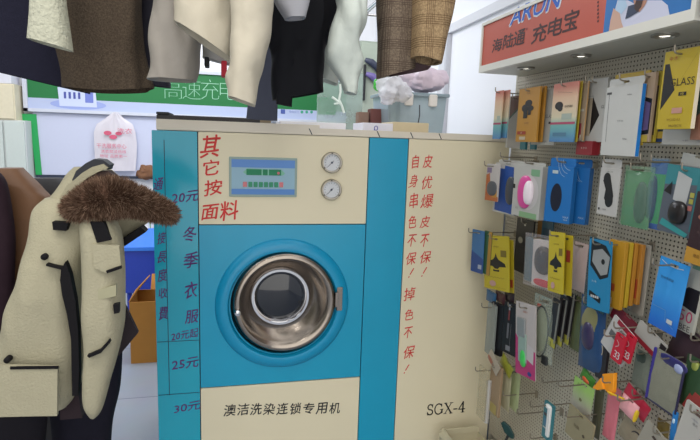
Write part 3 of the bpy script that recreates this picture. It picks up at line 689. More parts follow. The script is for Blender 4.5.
# chrome garment rails
rail = thing('clothes_rail', 'long steel clothes rail holding the row of coats', 'clothes rail', (-.1, 1.55, RZ))
MB().tube([(-1.5, 0, 0), (1.35, 0, 0)], .012, n=16).build('rail_tube', chrome, rail)
for x in (-1.2, 1.2): MB().tube([(x, 0, 0), (x, 0, .45)], .008).build('ceiling_rod', chrome, rail)
q = onZ(366, 12, 2.26); rr = thing('chrome_rail', 'chrome rail pointing to the back above the mint puffer jacket', 'rail', q)
MB().tube([(0, .5, 0), (0, -.75, 0)], .012, n=14).build('rail_tube', chrome, rr)
MB().tube([(0, -.03, -.02), (.35, -.03, -.02)], .007, n=10).build('side_arm', chrome, rr)
MB().tube([(0, .45, 0), (0, .45, .9)], .008).build('ceiling_rod', chrome, rr)

# garments on the left stand
def lcoat(name, label, cat, Y, px, py):
    return thing(name, label, cat, onY(px, py, Y))
plum = mat((44, 30, 38), .8, var=.15, scale=30, spec=.15); leather = mat((112, 78, 52), .6, var=.15, scale=14, bump=.1, bscale=60)
r = lcoat('dark_grey_coat', 'dark grey coat shoulder behind the parka hood', 'coat', 2.28, 50, 178)
G(r, 'coat_body', [((26, 178), (62, 178), .03), ((16, 190), (80, 192)), ((10, 230), (84, 230)), ((5, 330), (95, 330)), ((0, 472), (100, 472))], 2.28, .06, mat((62, 62, 64), .85, var=.1), fold=.012, seed=31)
r = lcoat('brown_leather_coat', 'tan brown leather jacket hanging left behind the cream parka', 'coat', 2.10, 20, 170)
G(r, 'coat_body', [((2, 168), (20, 168), .03), ((-6, 180), (40, 188)), ((-8, 206), (56, 212)), ((-8, 290), (50, 290)), ((-8, 350), (45, 350))], 2.10, .06, leather, fold=.014, seed=32)
r = lcoat('plum_coat', 'dark plum coat at the left edge beside the cream parka', 'coat', 1.96, -10, 168)
G(r, 'coat_body', [((-60, 166), (-4, 168), .03), ((-70, 178), (8, 184)), ((-80, 230), (14, 230)), ((-80, 300), (12, 300)), ((-80, 350), (10, 350))], 1.96, .06, plum, fold=.014, seed=33)
r = lcoat('dark_navy_coat', 'dark navy long coat below the parka hem and sleeve', 'coat', 2.05, 80, 250)
G(r, 'coat_body', [((40, 230), (100, 230), .03), ((42, 300), (122, 300)), ((46, 380), (118, 380)), ((52, 440), (110, 440)), ((56, 525), (108, 525))], 2.05, .06, mat((28, 27, 38), .8, var=.15, spec=.15), fold=.02, seed=34)
r = lcoat('black_trousers', 'black trousers under the front hem of the parka', 'trousers', 1.9, 20, 380)
G(r, 'trouser_leg', [((-30, 380), (50, 380)), ((-30, 430), (47, 430)), ((-25, 546), (40, 546))], 1.9, .05, mat((26, 24, 30), .8, spec=.15), fold=.01, seed=35)
# the parka
pk_ = mat((166, 160, 136), .8, var=.05, scale=40, bump=.35, bscale=160, spec=.2)
PY = 1.72
pr = lcoat('cream_parka', 'cream parka with brown fur-trimmed hood and black details', 'parka', PY, 62, 200)
O = pr.location
G(pr, 'parka_body', [((34, 202), (92, 200), .05), ((22, 214), (104, 212), .08), ((20, 240), (100, 235), .10), ((10, 270), (86, 265), .11), ((3, 300), (80, 300), .11), ((-14, 350), (80, 345), .10), ((-24, 395), (70, 398), .09), ((-28, 421), (60, 417), .08)], PY, .1, pk_, fold=.016, fr=9, seed=41, front=.09)
G(pr, 'sleeve', [((78, 206), (108, 214), .05), ((74, 232), (118, 236), .07), ((76, 262), (122, 268), .07), ((78, 300), (120, 306), .07), ((79, 345), (116, 345), .065), ((80, 390), (106, 392), .055), ((81, 410), (100, 415), .05), ((86, 421), (94, 423), .035)], PY - .1, .07, pk_, fold=.012, fr=10, seed=42, front=.05)
def PP(px, py, y): return onY(px, py, y)
def strip(name, pts, Yp, th, m, parent=pr):
    """flat cloth piece given by its outline, a few millimetres thick"""
    q = [onY(a, b, Yp) - O for a, b in pts]; mb = MB(); mb.prism([(v.x, v.z) for v in q], Yp - O.y, Yp - O.y + th); return mb.build(name, m, parent)
bk = mat((15, 13, 17), .7, var=.1, spec=.2)
yf = PY - .128
strip('front_gap_strip', [(65, 262), (70, 275), (75, 300), (78, 330), (79, 370), (78, 396), (72, 396), (71, 340), (67, 315), (62, 295), (60, 280), (61, 270)], PY - .128, .03, bk)  # black strip stands in for the dark gap between body and sleeve
strip('chest_patch', [(90, 222), (104, 222), (111, 240), (97, 243)], PY - .172, .02, bk)
strip('collar_strap', [(52, 222), (68, 223), (66, 231), (53, 230)], PY - .118, .03, bk)
strip('pocket_flap', [(-6, 366), (57.5, 367), (57, 416), (-8, 417)], PY - .135, .014, pk_)
strip('pocket_edge', [(10, 367), (58, 366.5), (58, 369), (10, 369.5)], PY - .139, .006, bk)
strip('pocket_zip', [(46, 264), (62, 268), (62, 270), (46, 266)], PY - .13, .03, bk)
strip('sleeve_pocket', [(92, 244), (119, 246), (121, 266), (106, 273), (94, 268)], PY - .176, .014, pk_)
strip('sleeve_pocket_edge', [(106, 271), (121, 266), (121.5, 268.5), (107, 273.5)], PY - .19, .01, bk)
strip('sleeve_patch', [(98, 290), (116, 285), (116, 296), (98, 300)], PY - .173, .012, mat((160, 156, 128), .8))
strip('sleeve_buckle', [(113, 305), (119, 304), (119, 313), (114, 314)], PY - .186, .02, bk)
strip('sleeve_strap', [(87, 356), (100, 350), (109, 340), (110, 343), (101, 353), (89, 358)], PY - .18, .02, bk)
for px, py in ((42, 258.5), (4.5, 363)):
    c = onY(px, py, PY - .135) - O; MB().lathe([(.009, .02), (.009, -.001), (.006, -.004), (.001, -.005)], n=18, cx=c.x, cz=c.z, cap1=True, ).build('snap_button', bk, pr, smooth=True, loc=(0, PY - .118 - O.y, 0))
# second sleeve seen below the fur, pointing right, with dark cuff stripes
G(pr, 'sleeve', [((96, 205), (112, 232), .05), ((110, 205), (122, 238), .05), ((124, 207), (136, 232), .045), ((142, 212), (150, 222), .03)], PY + .02, .05, pk_, fold=.008, seed=43)
strip('cuff_stripe', [(117, 243), (141, 227), (146, 232), (122, 248)], PY - .06, .05, bk)
strip('dark_lining', [(118, 300), (122, 300), (138, 333), (119, 356), (113, 350)], PY + .03, .02, mat((38, 28, 34), .8))
# dark elbow of lower garment
strip('inner_lining', [(60, 398), (78, 392), (82, 418), (60, 420)], PY - .03, .03, mat((40, 26, 32), .9))
# hood
G(pr, 'hood', [((74, 167), (110, 170), .05), ((68, 174), (118, 178), .08), ((60, 188), (124, 192), .10), ((48, 203), (126, 206), .10), ((44, 216), (118, 220), .07)], PY + .06, .09, pk_, fold=.01, seed=44)
strip('hood_visor', [(72, 180), (76, 171), (86, 163), (94, 159), (103, 160), (110, 165), (108, 170), (98, 165), (88, 169), (80, 175), (75, 184)], PY - .045, .06, mat((38, 40, 48), .7))
strip('hood_edge', [(60, 198), (66, 186), (74, 180), (82, 173), (92, 167), (103, 164), (108, 168), (98, 172), (87, 178), (79, 185), (72, 196), (66, 205)], PY - .055, .05, pk_)
strip('hood_inner_panel', [(78, 186), (86, 178), (98, 172), (108, 171), (114, 176), (120, 190), (100, 196), (80, 198)], PY - .05, .05, mat((58, 42, 38), .9))  # brown inner side of the hood
# fur trim: core tube with strands
path = [(70, 208, -.09), (80, 206, -.12), (92, 202, -.14), (106, 197, -.14), (119, 197, -.13), (132, 200, -.12), (145, 204, -.10), (158, 209, -.08), (170, 214, -.06)]
rad = [.034, .050, .058, .062, .058, .050, .046, .043, .032]
cp_ = [onY(a, b, PY + c) - O for a, b, c in path]
mb = MB(); mb.tube(cp_, [q * .75 for q in rad], n=14); furcore = mat((70, 50, 38), 1, var=.3, scale=40)
base = mb.build('x') if False else None
vs = list(mb.v); fs = list(mb.f); fur = MB(); fm1 = mat((112, 88, 72), 1, var=.3, scale=30, spec=.1); fm2 = mat((158, 130, 110), 1, var=.2, scale=30, spec=.1); fm3 = mat((88, 66, 54), 1, var=.2, spec=.1)
fur.add(vs, fs, fm3)
rnd = random.Random(5)
for i in range(26000):
    t = rnd.random() * (len(cp_) - 1.001); j = int(t); u = t - j; c = cp_[j].lerp(cp_[j + 1], u); rr_ = rad[j] * (1 - u) + rad[j + 1] * u
    if t > len(cp_) - 1.6: rr_ *= 1.1
    d = Vector((rnd.gauss(0, 1), rnd.gauss(0, 1), rnd.gauss(0, 1))).normalized(); tan = (cp_[j + 1] - cp_[j]).normalized()
    if j > 0 and j < len(cp_) - 2: d = (d - tan * d.dot(tan) * .8).normalized()
    lean = tan * rnd.uniform(-.1, .7) + Vector((0, 0, -.25)); b0 = c + d * rr_ * .6; tip = c + d * rr_ * rnd.uniform(.9, 1.2) + lean * rnd.uniform(.002, .012)
    s_ = (tip - b0).cross(Vector((rnd.random() - .5, rnd.random() - .5, rnd.random() - .5))).normalized() * .0011
    mid = (b0 + tip) / 2 + lean * .003
    fur.add([b0 - s_, b0 + s_, mid + s_ * .8, mid - s_ * .8, tip], [(0, 1, 2, 3), (3, 2, 4)], rnd.choice((fm1, fm1, fm2, fm3)))
fur.build('fur_trim', None, pr, fix=False)
# stand for the left garments
sd = thing('garment_stand', 'dark garment stand rail behind the left coats', 'garment stand', (-.95, 2.42, 0))
MB().tube([(-1.0, 0, 1.2), (.2, 0, 1.2)], .012).build('rail_tube', dark, sd)
for x in (-.9, .15): MB().tube([(x, 0, 0), (x, 0, 1.2)], .012).build('upright', dark, sd)

# ------------------------------------------------------------------ pegboard wall unit on the right
XP = 1.325
unit = thing('pegboard_display', 'grey perforated display board with lit canopy carrying phone accessories', 'display board', (XP, 2.288, 0), (0, 0, -PI / 2))
# local frame: x towards the camera side (world -Y), y into the wall (world +X), z up
pgm = mat((188, 182, 166), .45, var=.03, scale=8)
def pegboard(x0, x1, z0, z1, pitch=.0148, r=.0036):
    mb = MB(); nx = int((x1 - x0) / pitch); nz = int((z1 - z0) / pitch); vs = []; fs = []
    for i in range(nx):
        for j in range(nz):
            cx = x0 + (i + .5) * pitch; cz = z0 + (j + .5) * pitch; b = len(vs); hp = pitch / 2
            sq = [(-hp, -hp), (0, -hp), (hp, -hp), (hp, 0), (hp, hp), (0, hp), (-hp, hp), (-hp, 0)]
            for q in sq: vs.append((cx + q[0], 0, cz + q[1]))
            for k in range(8):
                a = math.atan2(sq[k][1], sq[k][0]); vs.append((cx + r * math.cos(a), 0, cz + r * math.sin(a)))
            for k in range(8):
                vs.append((vs[b + 8 + k][0], .0016, vs[b + 8 + k][2]))
            for k in range(8):
                n = (k + 1) % 8; fs.append((b + k, b + n, b + 8 + n, b + 8 + k)); fs.append((b + 8 + k, b + 8 + n, b + 16 + n, b + 16 + k))
    mb.v = vs; mb.f = fs; mb.mi = [0] * len(fs); return mb, x0 + nx * pitch, z0 + nz * pitch
mb, xe, ze = pegboard(0, 1.6, .12, 1.925)
mb.build('perforated_panel', pgm, unit, fix=False)
MB().box(0, xe, .045, .05, .1, 1.93).build('dark_hole_backing', mat((70, 68, 62), .8), unit)  # added dark sheet so the peg holes look shaded
MB().box(-.012, 0, 0, .06, 0, 1.93).build('side_frame', pgm, unit)
MB().box(xe, xe + .012, 0, .06, 0, 1.93).build('side_frame', pgm, unit)
MB().box(.03, xe + .012, -.25, .06, 0, .1).build('base_shelf', pgm, unit)
# canopy light box
A = onX(478.5, 73, 1.1); B = onX(694, 20, 1.1); zb = A.z; zt = 2.125
can = thing('canopy_sign', 'red and blue illuminated phone accessory sign canopy above the display board', 'sign', (1.1, A.y, zb), (0, 0, -PI / 2))
Lc = A.y - B.y; Hc = zt - zb; frm = mat((212, 210, 200), .45, var=.02)
mb = MB(); mb.prism([(0, 0), (Lc, 0), (Lc, Hc), (0, Hc)], 0, .02, None, [[(.012, .028), (Lc - .014, .028), (Lc - .014, Hc - .012), (.012, Hc - .012)]]); mb.build('sign_frame', frm, can)
MB().box(0, Lc, .02, .225, 0, .006).build('canopy_underside', mat((188, 186, 174), .4), can)
MB().box(0, .008, .02, .225, .006, Hc).build('end_panel', frm, can)
MB().box(0, Lc, .02, .225, Hc - .006, Hc).build('canopy_top', frm, can)
xs = .012 + (onX(598, 20, 1.1) - A).length * 0 + (A.y - onX(600, 20, 1.1).y)
face = MB().box(.012, xs, .006, .012, .028, Hc - .012).build('red_sign_face', mat((180, 74, 50), .5, var=.03, scale=30), can)
face2 = MB().box(xs, Lc - .014, .006, .012, .028, Hc - .012).build('blue_sign_face', mat((22, 104, 172), .5, var=.04), can)
def cl(px, py):
    q = onX(px, py, 1.1); return (A.y - q.y, q.z - zb)
mb = MB()
for off_, c_ in ((.0, (200, 215, 225)),):
    c = cl(533, 8); put_text(mb, 'ARUN', c[0], c[1], .33, .064, .0054, ink((214, 220, 226)), shear=.32, off=.045)
    put_text(mb, 'ARUN', c[0], c[1], .32, .058, .0048, ink((28, 92, 190)), shear=.32, off=.015)
mb.build('blue_lettering', None, face, fix=False)
mb = MB(); bk_ = ink((62, 26, 24))
for ch, px, py, wp, h_ in (('海', 496, 45, 9.5, .052), ('陆', 507, 41, 9.5, .056), ('通', 518, 37.5, 11, .056), ('充', 538, 33, 14, .064), ('电', 554, 26.5, 14, .060), ('宝', 569.5, 20, 14, .064)):
    c = cl(px, py); w_ = cl(px + wp / 2, py)[0] - cl(px - wp / 2, py)[0]; put_text(mb, ch, c[0], c[1], w_, h_, .0052, bk_, off=.02, shear=.12)
mb.build('black_lettering', None, face, fix=False)
mb = MB(); c = cl(525.5, 29); mb.flat(circ(c[0], c[1], .005), .0052, ink((120, 30, 30))); mb.build('trademark_dot', None, face, fix=False)
mb = MB()
for i in range(6): c = cl(596.5, 2 + i * 3.8); mb.flat(circ(c[0], c[1], .004, .004, 8), .0052, bk_)
mb.build('dotted_lettering', None, face, fix=False)
def artpx(name, parent, polys):
    mb = MB()
    for i, (pts, c) in enumerate(polys): mb.flat([cl(*p) for p in pts], .0054 - .0004 * i, ink(c))
    return mb.build(name, None, parent, fix=False)
artpx('printed_person', face2, [
    ([(616, 0), (626, 0), (632, 3), (640, 0), (660, 0), (666, 5), (668, 16), (650, 21), (628, 27), (612, 31), (610, 22)], (196, 198, 218)),
    ([(612, 8), (618, 12), (620, 22), (622, 28), (610, 32), (607, 33), (609, 20)], (196, 160, 142)),
    ([(617, 0), (624, 0), (626, 6), (620, 14), (614, 10)], (170, 196, 220)),
    ([(632, 0), (646, 0), (643, 6), (638, 12), (634, 11)], (176, 128, 106)),
    ([(627, 6), (634, 4), (638, 11), (630, 16), (624, 19)], (50, 60, 84)),
    ([(635, 0), (642, 0), (640, 7), (636, 12), (633, 8)], (60, 40, 36))])
for px, py in ((526, 67.5), (581, 55), (665, 34.5)):
    q = onZ(px, py, zb)
    sp_ = MB().lathe([(.034, 0), (.034, .006), (.026, .008), (.024, .002)], n=28).build('downlight', mat((150, 148, 140), .3, .6), can, smooth=True, loc=(A.y - q.y, q.x - 1.1, -.0002), rot=(-PI / 2, 0, 0))
    MB().lathe([(.014, .004), (.001, .004)], n=16, cap1=True).build('bulb', mat((255, 250, 235), .3, var=0, emit=2.5), sp_)
# next light box to the right
nb = thing('white_light_box', 'white edge of the neighbouring light box at top right', 'light box', (1.1, B.y - .012, zb + .005), (0, 0, -PI / 2))
MB().box(0, .3, 0, .2, 0, .2, bev=.006).build('box_body', mat((205, 208, 206), .5), nb)
MB().box(.015, .285, -.004, 0, .02, .18, bev=.003).build('front_panel', mat((190, 196, 198), .4), nb)

hookm = mat((150, 142, 128), .35, .7, var=.05)
def hook_at(Y, Z, tipx, label, group=None, base=True):
    L = XP - tipx; t = thing('display_hook', label, 'hook', (XP, Y, Z), (0, 0, -PI / 2), group)
    pts = [(0, -.0005, 0), (0, -L + .012, 0)]
    for a in (20, 45, 70): pts.append((0, -L + .012 - .012 * math.sin(math.radians(a)), .012 - .012 * math.cos(math.radians(a))))
    pts.append((0, -L, .022))
    MB().tube(pts, .0024, n=8).build('hook_wire', hookm, t, smooth=True)
    MB().box(-.011, .011, -.004, 0, -.022, .009, bev=.004).build('base_plate', hookm, t)
    return t
PACKN = [0]
def dull(c):  # greys and darkens pack colours, putting the dim light under the canopy into them
    gy = sum(c) / 3; return tuple(int((v * .86 + gy * .14) * .84) for v in c)
def pack(name, label, cat, xl, xr, yt, yb, off, th=.012, col=(200, 200, 200), kind='box', art=(), hd=0, a=0, tilt=0, hook=None, group=None, side=None, holey=.93, mtl=None, extra=None, hooklen=.02, lean=0):
    """a hanging pack: its front face is given by its edges in the calibrated view, `off` metres out from the board"""
    X = XP - off; ym = (yt + yb) / 2; xm = (xl + xr) / 2
    Cc = onX(xm, ym, X); ar = math.radians(a); u = Vector((math.sin(ar), -math.cos(ar), 0)); n = Vector((math.cos(ar), math.sin(ar), 0))
    def hit(px, py):
        r_ = ray(px, py); t_ = (Cc - EYE).dot(n) / r_.dot(n); return EYE + r_ * t_
    pl_, pr_ = hit(xl, ym), hit(xr, ym); W = (pr_ - pl_).dot(u); mid = (pl_ + pr_) / 2
    ztop = hit(xm, yt).z; zbot = hit(xm, yb).z; H = ztop - zbot
    t = thing(name, label, cat, (mid.x, mid.y, zbot), (math.radians(lean), math.radians(tilt), math.atan2(u.y, u.x)), group)
    hw = W / 2; hb = H * (1 - hd); m = mtl or mat(dull(col), .4, var=.03, scale=20)
    hz = H * holey if not hd else hb + (H - hb) * .5
    slot = rrect(-min(.012, hw * .45), hz - .003, min(.012, hw * .45), hz + .004, .0035, 3)
    if kind == 'box':
        MB().box(-hw, hw, 0, th, 0, hb, bev=.0015).build('box_body', m, t)
        if side:
            MB().box(hw - .0002, hw + .0008, .001, th - .001, .001, hb - .001).build('box_side', mat(side, .5, var=.02), t)
        if hd: MB().prism(rrect(-hw * .98, hb - .001, hw * .98, H, .008, 3), th * .5, th * .5 + .0012, None, [slot]).build('hang_tab', m, t)
    elif kind == 'card':
        MB().prism(rrect(-hw, 0, hw, H, .004, 3), 0, max(th, .0008), None, [slot]).build('backing_card', m, t)
    elif kind == 'blister':
        MB().prism(rrect(-hw, 0, hw, H, .005, 3), th, th + .0012, None, [slot]).build('backing_card', m, t)
        MB().box(-hw * .88, hw * .88, 0, th, H * .05, H * (.86 - hd), bev=.012).build('clear_blister', clear(), t, smooth=True)
    elif kind == 'pouch':
        vs = []; nu, nv = 14, 20
        for sgn in (0, 1):
            for j in range(nv + 1):
                for i in range(nu + 1):
                    x = -1 + 2 * i / nu; z = j / nv
                    b_ = max(0, (1 - x ** 4)) * math.sin(PI * min(1, z * 1.08)) ** .6 if z * 1.08 < 1 else 0
                    wr = .0015 * noise.noise(Vector((x * 3, z * 6, PACKN[0]))) * (b_ > 0)
                    vs.append((x * hw, th / 2 + (-1 if sgn == 0 else 1) * (th / 2 * b_ + .0003) + wr, z * H))
        M_ = (nu + 1) * (nv + 1); fs = []
        for sgn in (0, 1):
            for j in range(nv):
                for i in range(nu):
                    if j == nv - 2 and abs(i - nu / 2 + .5) < 2: continue
                    q = sgn * M_ + j * (nu + 1) + i; f = (q, q + 1, q + nu + 2, q + nu + 1); fs.append(f if sgn == 0 else f[::-1])
        mb = MB(); mb.add(vs, fs); mb.build('pouch_body', m, t, smooth=True)
    PACKN[0] += 1
    if art:
        mb = MB(); yy = -.0004 if kind != 'blister' else th - .0004
        for k, it in enumerate(art):
            y_ = yy - .00022 * k; it = tuple(dull(q) if isinstance(q, tuple) and len(q) == 3 and max(q) > 1 and not isinstance(q[0], (tuple, str)) else q for q in it)
            if it[0] == 'r': _, x0, z0, x1, z1, c = it; mb.flat([(-hw + W * x0, H * z0), (-hw + W * x1, H * z0), (-hw + W * x1, H * z1), (-hw + W * x0, H * z1)], y_, mat(c, .45, var=0))
            elif it[0] == 'p': mb.flat([(-hw + W * p[0], H * p[1]) for p in it[1]], y_, mat(it[2], .45, var=0))
            elif it[0] == 'e': mb.flat(circ(-hw + W * it[1], H * it[2], W * it[3], H * it[4]), y_, mat(it[5], .45, var=0))
            elif it[0] == 't': put_text(mb, it[1], -hw + W * it[2], H * it[3], None if len(it) < 7 else W * it[6], H * it[4], y_, mat(it[5], .45, var=0))
            elif it[0] == 'l':
                pts = [(-hw + W * p[0], H * p[1]) for p in it[1]]; stroke(mb, pts, it[3], y_, mat(it[2], .45, var=0))
        mb.build('printed_front', None, t, fix=False)
    for ex in (extra or ()):
        nm, kind_, cx, cz, rx, rz, dp, c = ex[:8]; yb_ = th * .55 if kind in ('blister', 'pouch') else 0
        mm = MB()
        if kind_ == 'ell': mm.ell(-hw + W * cx, yb_ - dp * .2, H * cz, W * rx, dp, H * rz, n=24, p=.85)
        elif kind_ == 'ring': mm.tube([(-hw + W * cx + W * rx * math.cos(q * PI / 12), yb_ - .003 - dp * .5, H * cz + H * rz * math.sin(q * PI / 12)) for q in range(25)], dp, n=8)
        elif kind_ == 'box': mm.box(-hw + W * (cx - rx), -hw + W * (cx + rx), yb_ - dp, yb_ - .0006, H * (cz - rz), H * (cz + rz), bev=.006)
        mm.build(nm, mat(c, .3, var=.05, scale=50) if not isinstance(c, bpy.types.Material) else c, t, smooth=True)
    if hook:
        hl = Vector((0, 0, hz)); Mx = t.rotation_euler.to_matrix(); hp = Mx @ hl + t.location
        hook_at(hp.y, hp.z + .0022, hp.x - hooklen, hook)
    return t
def mouse(cx, cz, rx, rz, c=(34, 34, 38)):
    return [('computer_mouse', 'ell', cx, cz, rx, rz, .014, c), ('scroll_wheel', 'box', cx, cz + rz * .55, rx * .12, rz * .16, .018, (90, 90, 95))]
K = (24, 21, 22); Wt = (222, 220, 210)
film = gradmat([(0, (70, 120, 170)), (.3, (110, 170, 165)), (.45, (205, 195, 165)), (.8, (214, 178, 148)), (1, (196, 120, 104))], 2, 0, .2)
PHG = [('e', .3, .62, .17, .07, K), ('e', .36, .57, .1, .05, K), ('r', .0, .30, 1, .34, (206, 70, 110)), ('r', .45, .38, .85, .48, (190, 205, 190)), ('l', [(.2, .86), (.8, .82)], (120, 96, 80), .0008), ('t', '高清防爆膜', .7, .6, .04, (60, 60, 60)), ('r', .15, .1, .7, .16, (80, 140, 175))]
tri = lambda x0, x1, z0, z1: ('p', [(x0, z0), (x1, (z0 + z1) / 2), (x0, z1)], K)

# --- top row
pack('screen_film_pack', 'leftmost slim gradient film pack, red over blue, on top row', 'screen film', 494, 501.5, 91, 139, .17, .004, art=PHG[2:4], mtl=film, holey=.95, hook='wire hook holding the leftmost gradient film packs of the top row', group=None)
pack('screen_film_pack', 'slim gradient film pack directly behind the leftmost gradient one', 'screen film', 501.5, 508, 90.5, 138, .155, .004, art=PHG[2:3], mtl=film, holey=.95)
pack('glass_film_box', 'grey and brown box with diagonal band, behind the orange screw figure box', 'box', 507.5, 522, 96, 148, .11, .010, (186, 180, 168), art=[('p', [(0, .55), (1, .85), (1, 1), (0, 1)], (120, 82, 66)), ('p', [(0, .52), (1, .82), (1, .86), (0, .56)], (70, 110, 90)), ('r', 0, 0, .12, 1, (214, 210, 200))], hook='wire hook through the grey and brown diagonal box')
fig = [('e', .52, .72, .17, .06, K), ('e', .35, .63, .15, .07, K), ('r', .3, .44, .5, .66, K), ('r', .52, .5, .66, .72, K), ('e', .62, .62, .16, .05, K), ('t', '旋风钢化', .5, .35, .035, (150, 80, 30)), ('r', .08, .14, .5, .2, (190, 60, 30)), ('t', '机型', .28, .17, .03, (240, 220, 180)), ('r', .2, .04, .5, .1, (225, 205, 170)), ('t', 'GLASS', .5, .9, .03, (140, 80, 30))]
pack('tempered_glass_box', 'orange box with black figure, front one of the orange pair', 'box', 517.5, 538, 88, 142, .155, .008, (222, 154, 42), art=fig, hook='wire hook holding the orange figure boxes')
pack('tempered_glass_box', 'orange box peeking out right behind the front orange figure box', 'box', 530, 543, 87, 142, .135, .008, (214, 146, 40))
gl = lambda c: [tri(.02, .26, .2, .72), ('t', 'GLASS', .62, .57, .07, (90, 90, 92), 0, .6), ('r', .68, .38, .82, .42, (60, 60, 64)), ('t', '9H  0.3  2.5D', .6, .06, .03, (110, 110, 112))]
pack('tempered_glass_box', 'white box with black triangle between orange and gradient boxes', 'box', 533, 556, 90, 145, .115, .008, (212, 210, 200), art=[tri(.2, .52, .15, .8), ('t', 'GLASS', .72, .52, .06, (100, 100, 100), 0, .5), ('r', .72, .38, .9, .42, K), ('t', '9H 2.5D', .6, .07, .03, (120, 120, 120))], hook='wire hook through the white triangle box beside the orange ones')
pack('screen_film_pack', 'wide gradient film pack with black shape, pink line and blue foot', 'screen film', 551.5, 576, 83, 142, .135, .005, art=PHG, mtl=film, hook='wire hook holding the wide gradient film pack')
pack('film_card', 'thin yellow card behind the wide gradient film pack', 'card', 569, 579.5, 82, 142, .12, .003, (214, 186, 40), art=[('r', .2, .1, .8, .3, (40, 90, 70))])
pack('film_box', 'beige box with red and black foot behind the thin yellow card', 'box', 573, 585.5, 82, 141, .105, .006, (206, 180, 146), art=[('r', 0, .3, .6, .5, (60, 34, 40)), ('r', .0, .05, .8, .3, (186, 60, 80)), ('r', .0, .5, .9, .54, (230, 225, 210))], side=(190, 150, 100))
pack('tempered_glass_box', 'white box with beige panel and black triangle left of the tall white box', 'box', 583, 605, 79, 142, .085, .008, (214, 213, 206), art=[('r', .0, .1, .42, .7, (196, 178, 150)), tri(.42, .78, .12, .72), ('t', 'GL', .9, .55, .05, (110, 110, 110)), ('l', [(.0, .73), (.45, .73)], (120, 120, 110), .001)], hook='wire hook through the white box with beige panel')
pack('tall_white_box', 'tall white box with grey line and blue edge in the top row', 'box', 604, 639, 78, 156, .14, .014, (224, 224, 218), hd=.1, side=(24, 120, 200), art=[('l', [(.13, .18), (.10, .82)], (90, 90, 90), .0018), ('r', .03, .8, .17, .83, (90, 90, 90)), ('t', '钢化玻璃', .68, .78, .018, (150, 150, 150)), ('t', '保护膜 适用', .5, .45, .02, (160, 160, 165)), ('t', '贴膜 \u25b2', .68, .22, .022, (110, 110, 115))], hook='wire hook holding the tall white box')
pack('yellow_film_card', 'yellow card rising behind the tall white box', 'card', 612, 646, 73, 145, .118, .004, (216, 180, 40))
pack('phone_case_box', 'beige phone case box with purple screen, right of the tall white box', 'box', 641, 652, 73, 142, .12, .01, (208, 176, 142), art=[('p', [(.2, .1), (.95, .12), (.95, .62), (.2, .66)], K), ('p', [(.3, .16), (.85, .18), (.85, .56), (.3, .6)], (112, 92, 150)), ('r', .1, .0, .9, .1, (220, 190, 60))], hook='wire hook through the beige phone case box')
pack('film_box', 'yellow-edged film box between purple screen box and dark blue box', 'box', 650, 657, 72, 142, .10, .01, (216, 190, 50), art=[('r', .3, .1, 1, .8, (110, 84, 60))])
pack('film_box', 'dark blue film box just left of the big yellow glass box', 'box', 655, 667, 72, 142, .085, .012, (42, 72, 132), art=[('r', .35, .05, .5, .95, (214, 180, 60)), ('r', .6, .05, 1, .95, (60, 70, 60)), ('r', .5, .05, 1, .15, (214, 180, 60))])
pack('tempered_glass_box', 'large bright yellow box lettered GLASS with black triangle, top right', 'box', 661, 695, 50, 129, .16, .014, (222, 190, 24), side=(226, 214, 190), art=[('p', [(.05, .25), (.42, .50), (.18, .84), (.05, .84)], K), ('p', [(.0, .2), (.05, .22), (.05, .84), (.0, .84)], (222, 190, 24)), ('l', [(.42, .5), (.95, .92)], (170, 140, 20), .0006), ('t', 'GLASS', .62, .595, .095, (62, 48, 20), 0, .56), ('r', .56, .42, .78, .465, K), ('t', "HB'", .67, .443, .03, (230, 200, 60)), ('r', .42, .2, .72, .27, (224, 160, 140)), ('t', '\u4e2d \u6c34', .3, .9, .055, (190, 60, 30), 0, .26), ('t', '9H 2.5D 0.3', .5, .12, .03, (150, 110, 20)), ('t', 'PROTECTS', .58, .04, .03, (110, 80, 20))], hook='wire hook holding the large yellow GLASS box', hooklen=.025)
pack('film_box', 'white box behind and below the big yellow GLASS box', 'box', 664, 705, 100, 145, .115, .012, (206, 204, 196), art=[('t', '9H 钢化', .6, .1, .04, (140, 140, 150))])
pack('film_box', 'brown box with green and orange patches at the far right edge', 'box', 696, 716, 40, 140, .13, .012, (170, 110, 84), art=[('p', [(0, .2), (1, .4), (1, .62), (0, .6)], (64, 92, 84)), ('r', 0, .62, 1, .75, (206, 130, 90))], hook='wire hook at the right edge of the top row')
st3 = [('t', '* * *', .5, .5, .16, (235, 225, 210), 0, .55)]
pack('red_sim_box', 'small dark red box printed with three white stars', 'box', 576, 592, 141, 155, .10, .03, (172, 32, 44), art=st3, hook='short wire hook carrying the small red starred box')
pack('red_toy_card', 'small red card with teal figure beside the red starred box', 'card', 591.5, 600, 138, 154, .075, .002, (176, 46, 50), art=[('p', [(.1, .0), (.7, .0), (.55, .45), (.5, .9), (.3, .9), (.25, .5)], (60, 140, 160))])
pack('teal_box', 'left one of two small teal box ends under the orange boxes', 'box', 520, 525.5, 139, 149.5, .115, .01, (40, 130, 140))
pack('teal_box', 'right one of two small teal box ends under the white triangle box', 'box', 530, 535, 139, 149.5, .105, .01, (40, 130, 145))

